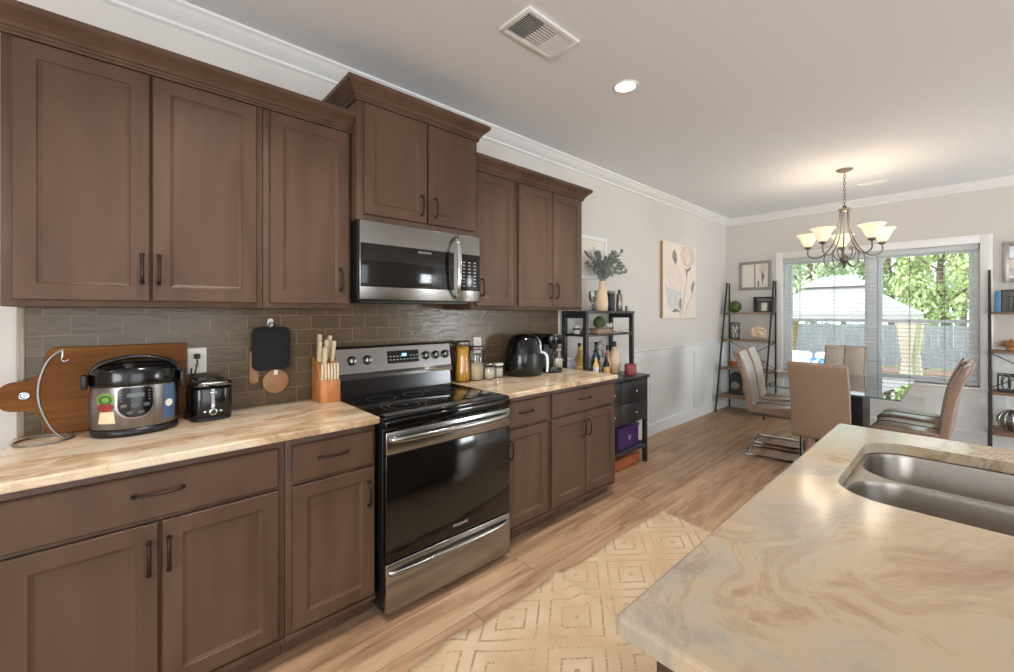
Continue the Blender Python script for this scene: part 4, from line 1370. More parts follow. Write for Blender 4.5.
# middle shelf
ZM = 1.2065
t = thing('tray', 'small pale wooden tray on the glass shelf of the hutch', 'tray', (.15, 3.22, ZM))
b = MB()
b.box(.06, .235, 3.11, 3.34, ZM, ZM+.008)
for a in ((.06, .068, 3.11, 3.34), (.227, .235, 3.11, 3.34), (.069, .226, 3.11, 3.118), (.069, .226, 3.332, 3.34)):
    b.box(*a, ZM+.0085, ZM+.04)
new_obj('tray_body', b, 'shelfwood', t)
t = thing('potted_plant', 'round green moss ball plant in a small pot on the glass shelf', 'plant', (.18, 3.21, ZM+.009))
new_obj('pot', MB().lathe((.18, 3.21, ZM+.009), [(.026, 0), (.034, .045), (.036, .05), (.030, .05)], 24), 'shelfwood', t)
new_obj('moss_ball', MB().sphere((.18, 3.21, ZM+.097), .055, 4, jit=.07), 'moss', t)
t = thing('ornament', 'white flower ornament right of the moss ball plant', 'ornament', (.15, 3.40, ZM))
new_obj('ornament_base', MB().lathe((.15, 3.40, ZM), [(.022, 0), (.024, .02), (.014, .04)], 16), 'copper', t)
b = MB()
for i in range(7):
    a = 2*PI*i/7
    b.sphere((.15+.022*math.cos(a), 3.40+.022*math.sin(a), ZM+.062+.012*(i % 2)), .018, 2)
new_obj('blossoms', b, 'creamw', t)
for i, y in enumerate((2.955, 3.025)):
    bottle('cup', ['white cup with dark bands, left of the pair on the hutch shelf', 'white cup with dark bands, right of the pair on the hutch shelf'][i], 'cup', (.12+.05*i, y, ZM), [(.022, 0), (.028, .004), (.030, .075)], 'creamw', None, None, (.0306, .035, .05), 'black', group='banded cups on the hutch shelf')
# bottles standing on the cabinet top
ZB = .8185
bottle('liquor_bottle', 'blue labelled bottle with a black neck at the front of the hutch', 'bottle', (.17, 3.16, ZB), [(.030, 0), (.034, .006), (.034, .12), (.014, .165), (.012, .21)], 'darkbottle', (.014, .2105, .235), 'black', (.0346, .02, .10), 'bluelabel', 'liquor bottles in the hutch')
bottle('liquor_bottle', 'dark wine bottle standing behind the blue labelled one', 'bottle', (.11, 3.26, ZB), [(.034, 0), (.037, .006), (.037, .17), (.014, .215), (.013, .26)], 'darkbottle', (.015, .2605, .30), 'black', (.0376, .05, .13), 'amber', 'liquor bottles in the hutch')
bottle('liquor_bottle', 'rose coloured bottle with a red label and dark neck', 'bottle', (.19, 3.325, ZB), [(.034, 0), (.038, .006), (.038, .09), (.017, .17), (.013, .225)], 'rose', (.015, .2255, .27), 'black', (.0388, .015, .07), 'redlabel', 'liquor bottles in the hutch')
bottle('liquor_bottle', 'large round-bodied cream bottle with a dark stopper', 'bottle', (.17, 3.465, ZB), [(.044, 0), (.054, .01), (.060, .10), (.052, .18), (.024, .225), (.02, .25)], 'cream', (.022, .2505, .30), 'charcoal', None, None, 'liquor bottles in the hutch')
bottle('liquor_bottle', 'small bottle with a cream label at the counter edge', 'bottle', (.30, 2.99, ZB), [(.024, 0), (.026, .005), (.026, .12), (.012, .155), (.011, .19)], 'yellowlabel', (.013, .1905, .21), 'bluelabel', (.0266, .02, .11), 'creamw', 'liquor bottles in the hutch')
bottle('liquor_bottle', 'amber bottle in the left end of the hutch, front one of two', 'bottle', (.16, 2.965, ZB), [(.034, 0), (.038, .006), (.038, .14), (.015, .19), (.013, .25)], 'amber', (.015, .2505, .28), 'yellowlabel', (.0388, .04, .11), 'yellowlabel', 'liquor bottles in the hutch')
bottle('liquor_bottle', 'yellow bottle in the left end of the hutch, rear one of two', 'bottle', (.085, 3.04, ZB), [(.034, 0), (.038, .006), (.038, .17), (.015, .215), (.013, .27)], 'amber', (.015, .2705, .30), 'black', (.0388, .05, .13), 'creamw', 'liquor bottles in the hutch')
t = thing('candle', 'dusty red jar candle at the right end of the black cabinet top', 'candle', (.33, 3.49, ZB))
new_obj('wax', MB().lathe((.33, 3.49, ZB), [(.050, 0), (.054, .005), (.054, .092), (.050, .097), (.046, .090), (0, .088)], 32), 'candle', t)
new_obj('wick', MB().tube([(.33, 3.49, ZB+.088), (.331, 3.491, ZB+.10)], .0015, 5), 'black', t)
bottle('liquor_bottle', 'short dark bottle with a yellow label between the blue labelled and rose bottles', 'bottle', (.24, 3.235, ZB), [(.028, 0), (.031, .006), (.031, .10), (.012, .15), (.011, .19)], 'darkbottle', (.013, .1905, .21), 'redlabel', (.0316, .02, .085), 'yellowlabel', 'liquor bottles in the hutch')
bottle('liquor_bottle', 'clear tall bottle at the back of the hutch behind the rose one', 'bottle', (.08, 3.36, ZB), [(.032, 0), (.035, .006), (.035, .19), (.014, .235), (.013, .27)], 'glass', (.015, .2705, .30), 'brushnickel', (.0356, .06, .14), 'creamw', 'liquor bottles in the hutch')
# purple bin and orange box
t = thing('storage_bin', 'purple plastic storage bin on the lower shelf of the bar cabinet', 'bin', (.25, 3.43, .1755))
b = MB()
b.prism(rrect(.11, .375, 3.22, 3.575, .03, 5), 'z', .1758, .345, .006)
new_obj('bin_body', b, 'purple', t)
new_obj('bin_lid', MB().prism(rrect(.104, .381, 3.214, 3.581, .03, 5), 'z', .3455, .366, .005), 'purple', t)
new_obj('bin_emblem', MB().lathe((.3755, 3.40, .26), [(.0, .0012), (.022, .001), (.024, 0)], 20, 'x'), base_mat('silver_print', (150, 140, 170), .4)[0], t)
t = thing('wooden_crate', 'low orange-brown wooden box on the floor under the bar cabinet', 'box', (.22, 3.25, 0))
b = MB()
for a in ((.07, .385, 2.95, 2.968), (.07, .385, 3.532, 3.55), (.07, .088, 2.9685, 3.5315), (.367, .385, 2.9685, 3.5315)):
    b.box(*a, .0005, .085, .003)
new_obj('crate_sides', b, 'orange', t)
new_obj('crate_lid', MB().box(.066, .389, 2.945, 3.555, .0855, .1, .004), 'orange', t)

# ------------------------------------------------------------------ rug
def rug_h(x, y):
    h = 0.
    yy = y-(1.66-.10*(x-.99))
    h += .030*math.exp(-(yy/.035)**2)
    h += .010*math.exp(-((yy-.10)/.05)**2)
    e = max(0, 1-abs(x-.99)/.22)
    h += .018*e*math.exp(-((y-1.02)/.07)**2)+.012*e*math.exp(-((y-1.27)/.06)**2)
    h += .003*(1+math.sin(7*x+3*y)*math.sin(4.3*y-2*x))
    return h
b = MB()
NX, NY = 34, 120
X0, X1, Y0, Y1 = .995, 1.86, -.45, 2.77
vs = []
for lay in (0, 1):
    for j in range(NY+1):
        for i in range(NX+1):
            x = X0+(X1-X0)*i/NX
            y = Y0+(Y1-Y0)*j/NY - .10*(x-X0)/(X1-X0)*(j/NY)
            wob = .006*math.sin(9*y)+(.018*math.exp(-((y-1.05)/.12)**2) if i == 0 else 0)
            k = 1-i/NX
            vs.append((x-wob*k, y, .002+rug_h(x, y)+(.008 if lay else 0)))
L = (NX+1)*(NY+1)
fs = []
for j in range(NY):
    for i in range(NX):
        a = j*(NX+1)+i
        fs.append((L+a, L+a+1, L+a+NX+2, L+a+NX+1))
        fs.append((a, a+NX+1, a+NX+2, a+1))
for i in range(NX):
    fs += [(i, i+1, L+i+1, L+i), (NY*(NX+1)+i+1, NY*(NX+1)+i, L+NY*(NX+1)+i, L+NY*(NX+1)+i+1)]
for j in range(NY):
    a, c_ = j*(NX+1), (j+1)*(NX+1)
    fs += [(c_, a, L+a, L+c_), (a+NX, c_+NX, L+c_+NX, L+a+NX)]
tag(new_obj('rug', b.add(vs, fs, True), 'rug'), 'cream runner rug with brown broken diamond pattern on the wood floor', 'rug')

# ------------------------------------------------------------------ island
IX0, IX1, IY0, IY1 = 2.068, 3.14, .568, 2.268
SX0, SX1, SY0, SY1, SR = 2.195, 2.690, 1.385, 2.062, .12
outer = rrect(IX0, IX1, IY0, IY1, .012, 4)
inner = rrect(SX0, SX1, SY0, SY1, SR, 10)
def slab_with_hole(zb, zt):
    bm = bmesh.new()
    def loop(pts, z):
        return [bm.verts.new((x, y, z)) for x, y in pts]
    def shrink(pts, d):
        cx, cy = (IX0+IX1)/2, (IY0+IY1)/2
        return [(x+(d if x < cx else -d), y+(d if y < cy else -d)) for x, y in pts]
    levels = [(0.005, zb), (0, zb+.005), (0, zt-.007), (.003, zt-.002), (.008, zt)]
    O = [loop(shrink(outer, d), z) for d, z in levels]
    n = len(outer)
    for a, c_ in zip(O, O[1:]):
        for i in range(n):
            bm.faces.new((a[i], a[(i+1) % n], c_[(i+1) % n], c_[i]))
    Il = [loop(inner, zb), loop(inner, zt)]
    k = len(inner)
    for i in range(k):
        bm.faces.new((Il[0][(i+1) % k], Il[0][i], Il[1][i], Il[1][(i+1) % k]))
    for ol_, il_ in ((O[-1], Il[1]), (O[0], Il[0])):
        ed = [bm.edges.get((l[i], l[(i+1) % len(l)])) for l in (ol_, il_) for i in range(len(l))]
        bmesh.ops.triangle_fill(bm, use_beauty=True, use_dissolve=True, edges=ed)
    return MB().bm(bm)
tag(new_obj('island_countertop', slab_with_hole(.884, .919), 'stone2'), 'large swirled cream stone island countertop with a sink cutout in the foreground', 'countertop')
t = thing('kitchen_island', 'brown kitchen island cabinet under the large swirled stone top', 'kitchen island', (2.6, 1.4, 0))
b = MB()
b.box(2.118, 3.06, .605, 1.34, .09, .882, .003)
b.box(2.118, 3.06, 2.08, 2.245, .09, .882, .003)
b.box(2.118, 2.17, 1.341, 2.079, .09, .882, .003)
b.box(2.74, 3.06, 1.341, 2.079, .09, .882, .003)
b.box(2.171, 2.739, 1.341, 2.079, .09, .60)
new_obj('carcass', b, 'cab', t)
new_obj('plinth', MB().box(2.19, 3.02, .63, 2.21, .0005, .0895), 'cab', t)
for y0, y1 in ((.64, 1.16), (1.18, 1.70), (1.72, 2.22)):
    n = MB().steps(-.018, 0, y0, y1, .13, .86, DOOR).xf(lambda p: Vector((2.0995-p.x-.0, y0+y1-p.y, p.z)))
    new_obj('door', n, 'cab', t)
n = MB().steps(0, .018, 2.15, 3.03, .13, .86, DOOR).xf(lambda p: Vector((p.y, .604-p.x, p.z)))
new_obj('end_panel', n, 'cab', t)

# sink: two steel bowls
t = thing('sink', 'undermount stainless steel double bowl sink set in the island', 'sink', (2.45, 1.72, .68))
def bowl(y0, y1):
    m = MB()
    lv = [(0, .883, .11), (.004, .870, .108), (.010, .72, .10), (.03, .69, .085), (.07, .682, .05)]
    rings = []
    for ins, z, r in lv:
        rings.append([(x, y, z) for x, y in rrect(SX0+.012+ins, SX1-.012-ins, y0+ins, y1-ins, r, 10)])
    n_ = len(rings[0])
    vs = [p for q in rings for p in q]
    fs = []
    for j in range(len(rings)-1):
        for i in range(n_):
            fs.append((j*n_+i, j*n_+(i+1) % n_, (j+1)*n_+(i+1) % n_, (j+1)*n_+i))
    m.add(vs, fs, True)
    m.add(rings[-1], [list(range(n_))], True)
    return m
ym = 1.705
for y0, y1 in ((SY0+.012, ym-.014), (ym+.014, SY1-.012)):
    bo = new_obj('bowl', bowl(y0, y1), 'steelsink', t)
    new_obj('drain', MB().lathe((2.45, (y0+y1)/2, .6825), [(.042, 0), (.045, .003), (.030, .002), (.0, .001)], 28), 'chrome', bo)
b = MB()
def flange():
    bm = bmesh.new()
    Lp = [[bm.verts.new((x, y, .8825)) for x, y in pts] for pts in (rrect(SX0-.02, SX1+.02, SY0-.02, SY1+.02, SR, 10), rrect(SX0+.012, SX1-.012, SY0+.012, ym-.014, .11, 10), rrect(SX0+.012, SX1-.012, ym+.014, SY1-.012, .11, 10))]
    ed = []
    for l in Lp:
        ed += [bm.edges.new((l[i], l[(i+1) % len(l)])) for i in range(len(l))]
    bmesh.ops.triangle_fill(bm, use_beauty=True, use_dissolve=False, edges=ed)
    return MB().bm(bm)
new_obj('rim', flange(), 'steelsink', t)
# ------------------------------------------------------------------ dining chairs (built facing +x, origin on the floor)
def chair_back():
    ctr = [(-.172, .425), (-.190, .52), (-.205, .64), (-.224, .76), (-.256, .88), (-.300, .985), (-.300, 1.008)]
    P = smooth_path([(a, 0, c) for a, c in ctr], 3)
    th = .027
    fr, bk = [], []
    for i, p in enumerate(P):
        d = (P[min(i+1, len(P)-1)]-P[max(i-1, 0)]).normalized()
        n = Vector((d.z, 0, -d.x))
        k = 1 if i < len(P)-1 else .72
        fr.append((p.x+n.x*th*k, p.z+n.z*th*k))
        bk.append((p.x-n.x*th*k, p.z-n.z*th*k))
    return fr, bk
def make_chair(label, loc, rz):
    t = thing('dining_chair', label, 'chair', loc, 'dining chairs around the glass table', rz, local=True)
    fr, bk = chair_back()
    W = .185
    new_obj('backrest', MB().prism(fr+bk[::-1], 'y', -W, W, .007, True, 2), 'leather', t)
    # quilted front of the backrest, in two panels with a seam between
    vs, fs = [], []
    n = len(fr)
    for s in ((-W+.012, -.004), (.004, W-.012)):
        o = len(vs)
        for i, (x, z) in enumerate(fr[2:-2]):
            j = i+2
            d = Vector((fr[j+1][0]-fr[j-1][0], 0, fr[j+1][1]-fr[j-1][1])).normalized()
            nn = Vector((d.z, 0, -d.x))
            for q, off in ((0, -.003), (.06, .006), (.5, .008), (.94, .006), (1, -.003)):
                vs.append((x+nn.x*off, s[0]+(s[1]-s[0])*q, z+nn.z*off))
        m_ = len(fr[2:-2])
        for i in range(m_-1):
            for k in range(4):
                a = o+i*5+k
                fs.append((a, a+1, a+6, a+5))
    new_obj('quilted_panel', MB().add(vs, fs, True), 'quilt', t)
    seat = [(-.165, .425), (.10, .412), (.20, .415), (.235, .435), (.240, .462), (.222, .486), (.15, .500), (-.05, .494), (-.165, .490)]
    b = MB().prism(seat, 'y', -W, W, .014, True, 3)
    st = new_obj('seat', b, 'leather', t)
    b = MB()
    b.tube([(-.16, 0, .4925), (-.05, 0, .4965), (.15, 0, .5025), (.222, 0, .4885)], .0028, 6)
    new_obj('seat_seam', b, 'charcoal', st)
    b = MB()
    for s in (-1, 1):
        y = s*.172
        pts = smooth_path([(-.215, y, .010), (.16, y, .010), (.205, y, .018), (.222, y, .055), (.222, y, .20), (.222, y, .37), (.216, y, .398), (.19, y, .4065), (-.15, y, .4065)], 3)
        new_obj('leg_frame', MB().tube(pts, .0155, 4, flat=(1.5, .62)), 'chrome', t)
    new_obj('floor_bar', MB().box(-.235, -.2005, -.19, .19, .0012, .018, .003), 'chrome', t)
    new_obj('cross_bar', MB().bar((.10, -.17, .401), (.10, .17, .401), .022, .008), 'iron', t)
    return t
ch = make_chair('taupe dining chair seen from behind at the near end of the glass table', (1.69, 4.13, 0), math.radians(90-1))
dup(ch, (1.17, 4.72, 0), 'nearer taupe dining chair on the left side of the glass table', math.radians(8))
dup(ch, (1.10, 5.20, 0), 'farther taupe dining chair on the left side of the glass table, behind the nearer one', math.radians(8))
dup(ch, (2.155, 4.66, 0), 'nearer taupe dining chair on the right side of the glass table', math.radians(180-3))
dup(ch, (2.145, 5.16, 0), 'farther taupe dining chair on the right side of the table, mostly behind the nearer one', math.radians(180-3))
dup(ch, (1.51, 5.80, 0), 'taupe quilted dining chair at the window end of the glass table', math.radians(-90))

# glass table
t = thing('dining_table', 'rectangular glass top dining table on a dark pedestal by the window', 'table', (1.68, 4.82, 0))
gt = new_obj('glass_top', MB().prism(rrect(1.245, 2.12, 4.15, 5.50, .02, 4), 'z', .749, .761, .002), 'tableglass', t)
b = MB()
r0, r1 = rrect(1.2435, 2.1215, 4.1485, 5.5015, .021, 4), None
k = len(r0)
vs = [(x, y, z) for z in (.7505, .7595) for x, y in r0]
b.add(vs, [(i, (i+1) % k, k+(i+1) % k, k+i) for i in range(k)])
new_obj('glass_edge', b, 'tableedge', gt)
new_obj('pedestal', MB().prism([(1.52, 4.62), (1.85, 4.62), (1.85, 5.02), (1.52, 5.02)], 'z', .071, .715, .006), 'blackpaint', t)
b = MB()
for x in (1.57, 1.685, 1.80):
    b.box(x-.006, x+.006, 4.612, 4.6195, .12, .68)
new_obj('pedestal_slats', b, 'iron', t)
new_obj('plinth', MB().box(1.46, 1.91, 4.50, 5.16, .001, .070, .006), 'blacksheen', t)
new_obj('top_support', MB().box(1.58, 1.79, 4.72, 4.94, .716, .7485, .004), 'blackpaint', t)

# ------------------------------------------------------------------ chandelier
CC = Vector((1.648, 5.14, 0))
t = thing('chandelier', 'pewter chandelier with five lit frosted bell shades over the dining table', 'chandelier', (CC.x, CC.y, ZC))
new_obj('canopy', MB().lathe((CC.x, CC.y, ZC), [(0, -.030), (.02, -.029), (.055, -.016), (.068, -.003), (.068, 0)], 28), 'bulbmetal', t)
b = MB()
zt, zb = ZC-.03, 2.425
nl = 11
for i in range(nl):
    z0 = zt-(zt-zb)*i/nl
    z1 = zt-(zt-zb)*(i+1)/nl
    zc, hh = (z0+z1)/2, (z0-z1)/2+.005
    pts = []
    for k in range(14):
        a = 2*PI*k/14
        u, w = .010*math.cos(a), hh*math.sin(a)
        pts.append((CC.x+(u if i % 2 else 0), CC.y+(0 if i % 2 else u), zc+w))
    b.tube(pts, .0028, 5, True)
new_obj('chain', b, 'bulbmetal', t)
b = MB()
b.lathe((CC.x, CC.y, 0), [(0, 2.430), (.012, 2.428), (.018, 2.40), (.052, 2.395), (.056, 2.385), (.050, 2.376), (.02, 2.372), (0, 2.372)], 24)
new_obj('top_collar', b, 'bulbmetal', t)
b = MB()
b.lathe((CC.x, CC.y, 0), [(0, 1.955), (.018, 1.95), (.028, 1.93), (.040, 1.905), (.032, 1.885), (.015, 1.87), (.010, 1.84), (0, 1.825)], 20)
new_obj('bottom_finial', b, 'bulbmetal', t)
fwd = Vector((-.151, .988, 0))
rgt = Vector((.988, .151, 0))
shade_prof = [(.028, .0), (.036, .010), (.052, .030), (.066, .060), (.078, .090), (.098, .113), (.110, .121), (.107, .123), (.094, .113), (.074, .090), (.062, .060), (.048, .030), (.030, .012), (0, .008)]
for i in range(5):
    a = 2*PI*i/5+math.radians(-4)
    d = fwd*math.cos(a)+rgt*math.sin(a)
    P = lambda r, z: (CC.x+d.x*r, CC.y+d.y*r, z)
    arm = smooth_path([P(.034, 2.375), P(.040, 2.28), (P(.055, 2.17)), P(.095, 2.06), P(.145, 1.985), P(.20, 1.945), P(.255, 1.945), P(.298, 1.975), P(.300, 2.040)], 5)
    ao = new_obj('arm', MB().tube(arm, .0062, 8), 'bulbmetal', t)
    sc = smooth_path([P(.145, 1.985), P(.165, 1.925), P(.15, 1.86), P(.105, 1.83), P(.06, 1.84), P(.03, 1.885)], 4)
    new_obj('scroll', MB().tube(sc, .0050, 6), 'bulbmetal', ao)
    sc = smooth_path([P(.036, 1.90), P(.075, 1.93), P(.095, 1.985), P(.075, 2.02), P(.055, 2.01), P(.060, 1.99)], 4)
    new_obj('scroll', MB().tube(sc, .0045, 6), 'bulbmetal', ao)
    c = P(.300, 2.043)
    new_obj('shade_cup', MB().lathe(c, [(0, -.006), (.020, -.004), (.034, .012), (.030, .020), (0, .020)], 18), 'bulbmetal', ao)
    so = new_obj('lamp_shade', MB().lathe((c[0], c[1], c[2]+.0205), [(r*.92, h) for r, h in shade_prof], 28, cap=False), 'shade', t)
    lamp('bulb', 'POINT', (c[0], c[1], c[2]+.20), (0, 0, 0), BULB_W, (1, .86, .68), shadow_soft_size=.05)

# ------------------------------------------------------------------ pictures
# tulip canvas on the left wall
AY0, AY1, AZ0, AZ1 = 4.68, 5.58, 1.325, 2.245
t = thing('wall_art', 'tall cream canvas painted with tulips on the left wall', 'painting', (0, (AY0+AY1)/2, AZ0))
new_obj('canvas', MB().box(.002, .040, AY0, AY1, AZ0, AZ1, .003), 'canvas', t)
new_obj('canvas_side', MB().box(.002, .0385, AY0-.003, AY0-.0005, AZ0+.002, AZ1-.002), 'canvasedge', t)
def blob(parent, name, mat, pts, lay, n=6):
    """flat painted shape on the canvas; pts are (u, v) fractions of the picture"""
    P = [(AY0+(AY1-AY0)*u, AZ0+(AZ1-AZ0)*v) for u, v in pts]
    cl = P+[P[0], P[1]]
    S = smooth_path([(a, 0, b) for a, b in cl], n)[:len(P)*n]
    x = .0403+.0003*lay
    c = (sum(q.x for q in S)/len(S), sum(q.z for q in S)/len(S))
    vs = [(x, q.x, q.z) for q in S]+[(x, c[0], c[1])]
    k = len(S)
    return new_obj(name, MB().add(vs, [(i, (i+1) % k, k) for i in range(k)]), mat, parent)
blob(t, 'painted_wash', 'inkblue', [(.08, .30), (.05, .45), (.16, .40), (.30, .48), (.48, .42), (.52, .28), (.44, .14), (.28, .12), (.14, .18)], 0)
blob(t, 'painted_petal', 'petal2', [(.12, .50), (.14, .62), (.26, .72), (.40, .70), (.52, .60), (.56, .46), (.46, .36), (.30, .38), (.18, .40)], 1)
blob(t, 'painted_petal', 'petal', [(.56, .76), (.50, .86), (.54, .96), (.64, .985), (.76, .98), (.86, .97), (.93, .88), (.90, .78), (.80, .72), (.70, .71), (.62, .72)], 1)
blob(t, 'painted_petal', 'petal2', [(.68, .74), (.62, .86), (.68, .95), (.76, .93), (.80, .84), (.76, .75)], 2)
blob(t, 'painted_bud', 'ink', [(.30, .75), (.25, .82), (.28, .89), (.33, .91), (.38, .84), (.39, .76), (.35, .72)], 1)
blob(t, 'painted_bud', 'ink', [(.83, .37), (.82, .43), (.87, .50), (.91, .53), (.93, .47), (.90, .41), (.86, .35)], 1)
blob(t, 'painted_sepal', 'ink', [(.60, .69), (.70, .68), (.82, .72), (.78, .66), (.72, .64), (.69, .58), (.66, .60), (.66, .65)], 3)
blob(t, 'painted_leaf', 'ink', [(.46, .14), (.44, .20), (.49, .27), (.53, .24), (.52, .16), (.50, .11)], 1)
blob(t, 'painted_leaf', 'ink', [(.24, .095), (.32, .125), (.42, .12), (.48, .08), (.40, .09), (.32, .08)], 2)
def stroke(parent, pts, w, mat):
    P = smooth_path([(.0408, AY0+(AY1-AY0)*u, AZ0+(AZ1-AZ0)*v) for u, v in pts], 6)
    new_obj('painted_stem', MB().tube(P, w, 4), mat, parent)
stroke(t, [(.70, .64), (.67, .50), (.60, .32), (.56, .16), (.53, .02)], .0035, 'ink')
stroke(t, [(.87, .38), (.80, .26), (.68, .15), (.63, .02)], .003, 'ink')
stroke(t, [(.49, .14), (.48, .02)], .003, 'ink')

def frame_y(name, label, x0, x1, z0, z1, w, fm, cat='picture'):
    """picture frame hung on the window wall"""
    t = thing(name, label, cat, ((x0+x1)/2, YB, z0))
    b = MB()
    for a in ((x0, x0+w, z0, z1), (x1-w, x1, z0, z1), (x0+w, x1-w, z0, z0+w), (x0+w, x1-w, z1-w, z1)):
        b.box(a[0], a[1], YB-.028, YB-.001, a[2], a[3], .003)
    new_obj('frame', b, fm, t)
    return t
t = frame_y('picture_frame', 'square grey framed picture above the left ladder shelf', .190, .603, 1.722, 2.130, .038, 'greyframe')
m = new_obj('picture', MB().box(.229, .564, YB-.010, YB-.004, 1.761, 2.091), 'creamw', t)
new_obj('centre_bar', MB().box(.388, .404, YB-.013, YB-.0105, 1.761, 2.091), 'greyframe', t)
b = MB()
for u, h in ((.47, 2.07), (.50, 2.085), (.535, 2.06), (.45, 2.02)):
    b.tube(smooth_path([(.492, YB-.0115, 1.79), (.495, YB-.0115, 1.90), (u, YB-.0115, h)], 4), .003, 5)
b.prism([(.485, 1.86), (.505, 1.86), (.52, 1.93), (.498, 1.95), (.476, 1.93)], 'y', YB-.0125, YB-.0105)
b.prism([(.43, 1.765), (.45, 1.765), (.452, 1.84), (.44, 1.86), (.428, 1.84)], 'y', YB-.0125, YB-.0105)
new_obj('drawn_plant', b, 'ink', m)
t = frame_y('picture_frame', 'silver framed picture at the right edge above the right ladder shelf', 2.695, 3.10, 1.700, 2.118, .045, 'silverframe')
m = new_obj('picture', MB().box(2.741, 3.054, YB-.010, YB-.004, 1.746, 2.072), 'mirror', t)
new_obj('mat_strip', MB().box(2.741, 3.054, YB-.014, YB-.0105, 1.84, 1.93), 'creamw', m)
t = thing('picture_frame', 'white framed picture on the left wall behind the eucalyptus', 'picture', (0, 3.36, 1.72))
b = MB()
y0, y1, z0, z1, w = 3.12, 3.565, 1.715, 2.125, .035
for a in ((y0, y0+w, z0, z1), (y1-w, y1, z0, z1), (y0+w, y1-w, z0, z0+w), (y0+w, y1-w, z1-w, z1)):
    b.box(.001, .026, *a, .003)
new_obj('frame', b, 'white', t)
pm = new_obj('picture', MB().box(.002, .010, y0+w, y1-w, z0+w, z1-w), 'creamw', t)
b = MB()
for yy, hh in ((3.30, 1.98), (3.36, 2.03), (3.43, 2.0)):
    b.tube(smooth_path([(.011, 3.37, 1.76), (.011, 3.36, 1.88), (.011, yy, hh)], 4), .004, 5)
new_obj('drawn_stems', b, 'ink', pm)

# ------------------------------------------------------------------ ladder shelves
def ladder(label, x0, x1, ytop, ybot, yback, H):
    t = thing('ladder_shelf', label, 'shelf', ((x0+x1)/2, (ybot+yback)/2, 0))
    for x in (x0, x1):
        new_obj('front_leg', MB().bar((x, ybot, .001), (x, ytop, H), .018, .018), 'iron', t)
        new_obj('rear_leg', MB().bar((x, yback, .001), (x, yback, H), .018, .016), 'iron', t)
        b = MB()
        for z in (.22, .60, 1.0, 1.385):
            yf = ybot+(ytop-ybot)*z/H
            b.bar((x, yf+.010, z-.012), (x, yback-.008, z-.012), .010, .014)
        new_obj('side_rails', b, 'iron', t)
    for z in (.222, .602, 1.002, 1.387):
        yf = ybot+(ytop-ybot)*z/H
        new_obj('shelf_board', MB().box(x0+.010, x1-.010, yf+.012, yback-.010, z-.011, z+.011, .002), 'shelfwood', t)
    b = MB()
    for za, zb_ in ((.61, .98),):
        b.tube([(x0, yback+.003, za), (x1, yback+.003, zb_)], .0045, 6)
        b.tube([(x1, yback+.003, za), (x0, yback+.003, zb_)], .0045, 6)
    new_obj('cross_brace', b, 'iron', t)
    return t
ladder('black metal ladder shelf with wooden boards in the left corner by the window', .065, .665, 6.57, 6.14, 6.655, 1.83)
ladder('black metal ladder shelf with wooden boards right of the window', 2.603, 3.20, 6.57, 6.14, 6.655, 1.83)
# on the left ladder shelf
def shelf_z(k):
    return (.2335, .6135, 1.0135, 1.3985)[k]
single('moss_ball', MB().sphere((.175, 6.56, shelf_z(3)+.083), .083, 4, jit=.06), 'moss', 'green moss ball on the top board of the left ladder shelf', 'ornament', (.175, 6.56, shelf_z(3)))
def nest_boxes(x, y, z, label, w=.25, h=.215, d=.10, mat='charcoal'):
    t = thing('shadow_box', label, 'decor box', (x, y, z))
    b = MB()
    f = .018
    b.box(x-w/2, x-w/2+f, y-d/2, y+d/2, z, z+h)
    b.box(x+w/2-f, x+w/2, y-d/2, y+d/2, z, z+h)
    b.box(x-w/2+f, x+w/2-f, y-d/2, y+d/2, z, z+f)
    b.box(x-w/2+f, x+w/2-f, y-d/2, y+d/2, z+h-f, z+h)
    new_obj('outer_frame', b, mat, t)
    new_obj('back_panel', MB().box(x-w/2+f, x+w/2-f, y+d/2-.008, y+d/2-.001, z+f, z+h-f), 'greyframe', t)
    b = MB()
    g = .045
    b.box(x-w/2+g, x+w/2-g, y-.02, y-.012, z+h-g-.028, z+h-g-.016)
    for xx in (x-w/2+g, x+w/2-g-.012):
        b.box(xx, xx+.012, y-.02, y-.008, z+f, z+h-g-.0285)
    new_obj('inner_frame', b, 'blackpaint', t)
    new_obj('picture', MB().box(x-.035, x+.035, y-.005, y+.001, z+f, z+.13), 'creamw', t)
    return t
nest_boxes(.555, 6.56, shelf_z(3), 'dark charcoal framed box on the top board of the left ladder shelf')
def wire_lantern(x, y, z, label):
    t = thing('wire_lantern', label, 'lantern', (x, y, z))
    b = MB()
    r, h = .062, .235
    for zz in (z+.006, z+h):
        b.tube([(x+r*math.cos(2*PI*i/24), y+r*math.sin(2*PI*i/24), zz) for i in range(24)], .005, 6, True)
    new_obj('rim_rings', b, 'iron', t)
    b = MB()
    for k in range(8):
        for s in (-1, 1):
            pts = []
            for i in range(13):
                a = 2*PI*k/8+s*(PI/8)*math.sin(PI*i/6)
                pts.append((x+r*math.cos(a), y+r*math.sin(a), z+.006+(h-.006)*i/12))
            b.tube(pts, .003, 5)
    new_obj('oval_wires', b, 'iron', t)
    new_obj('glass_cup', MB().lathe((x, y, z), [(.0, .011), (.045, .012), (.048, .17)], 20), 'creamw', t)
wire_lantern(.185, 6.53, shelf_z(2), 'black wire lantern with a white candle cup on the left ladder shelf')
t = thing('shell_cluster', 'round cluster of cream shells on the left ladder shelf', 'ornament', (.49, 6.52, shelf_z(2)))
b = MB()
rnd = random.Random(3)
for i in range(46):
    a, e = rnd.uniform(0, 2*PI), rnd.uniform(-.7, 1.45)
    r = .082
    b.sphere((.49+r*math.cos(a)*math.cos(e), 6.52+r*math.sin(a)*math.cos(e), shelf_z(2)+.088+r*math.sin(e)), rnd.uniform(.018, .030), 1, (1, .7, 1), .15)
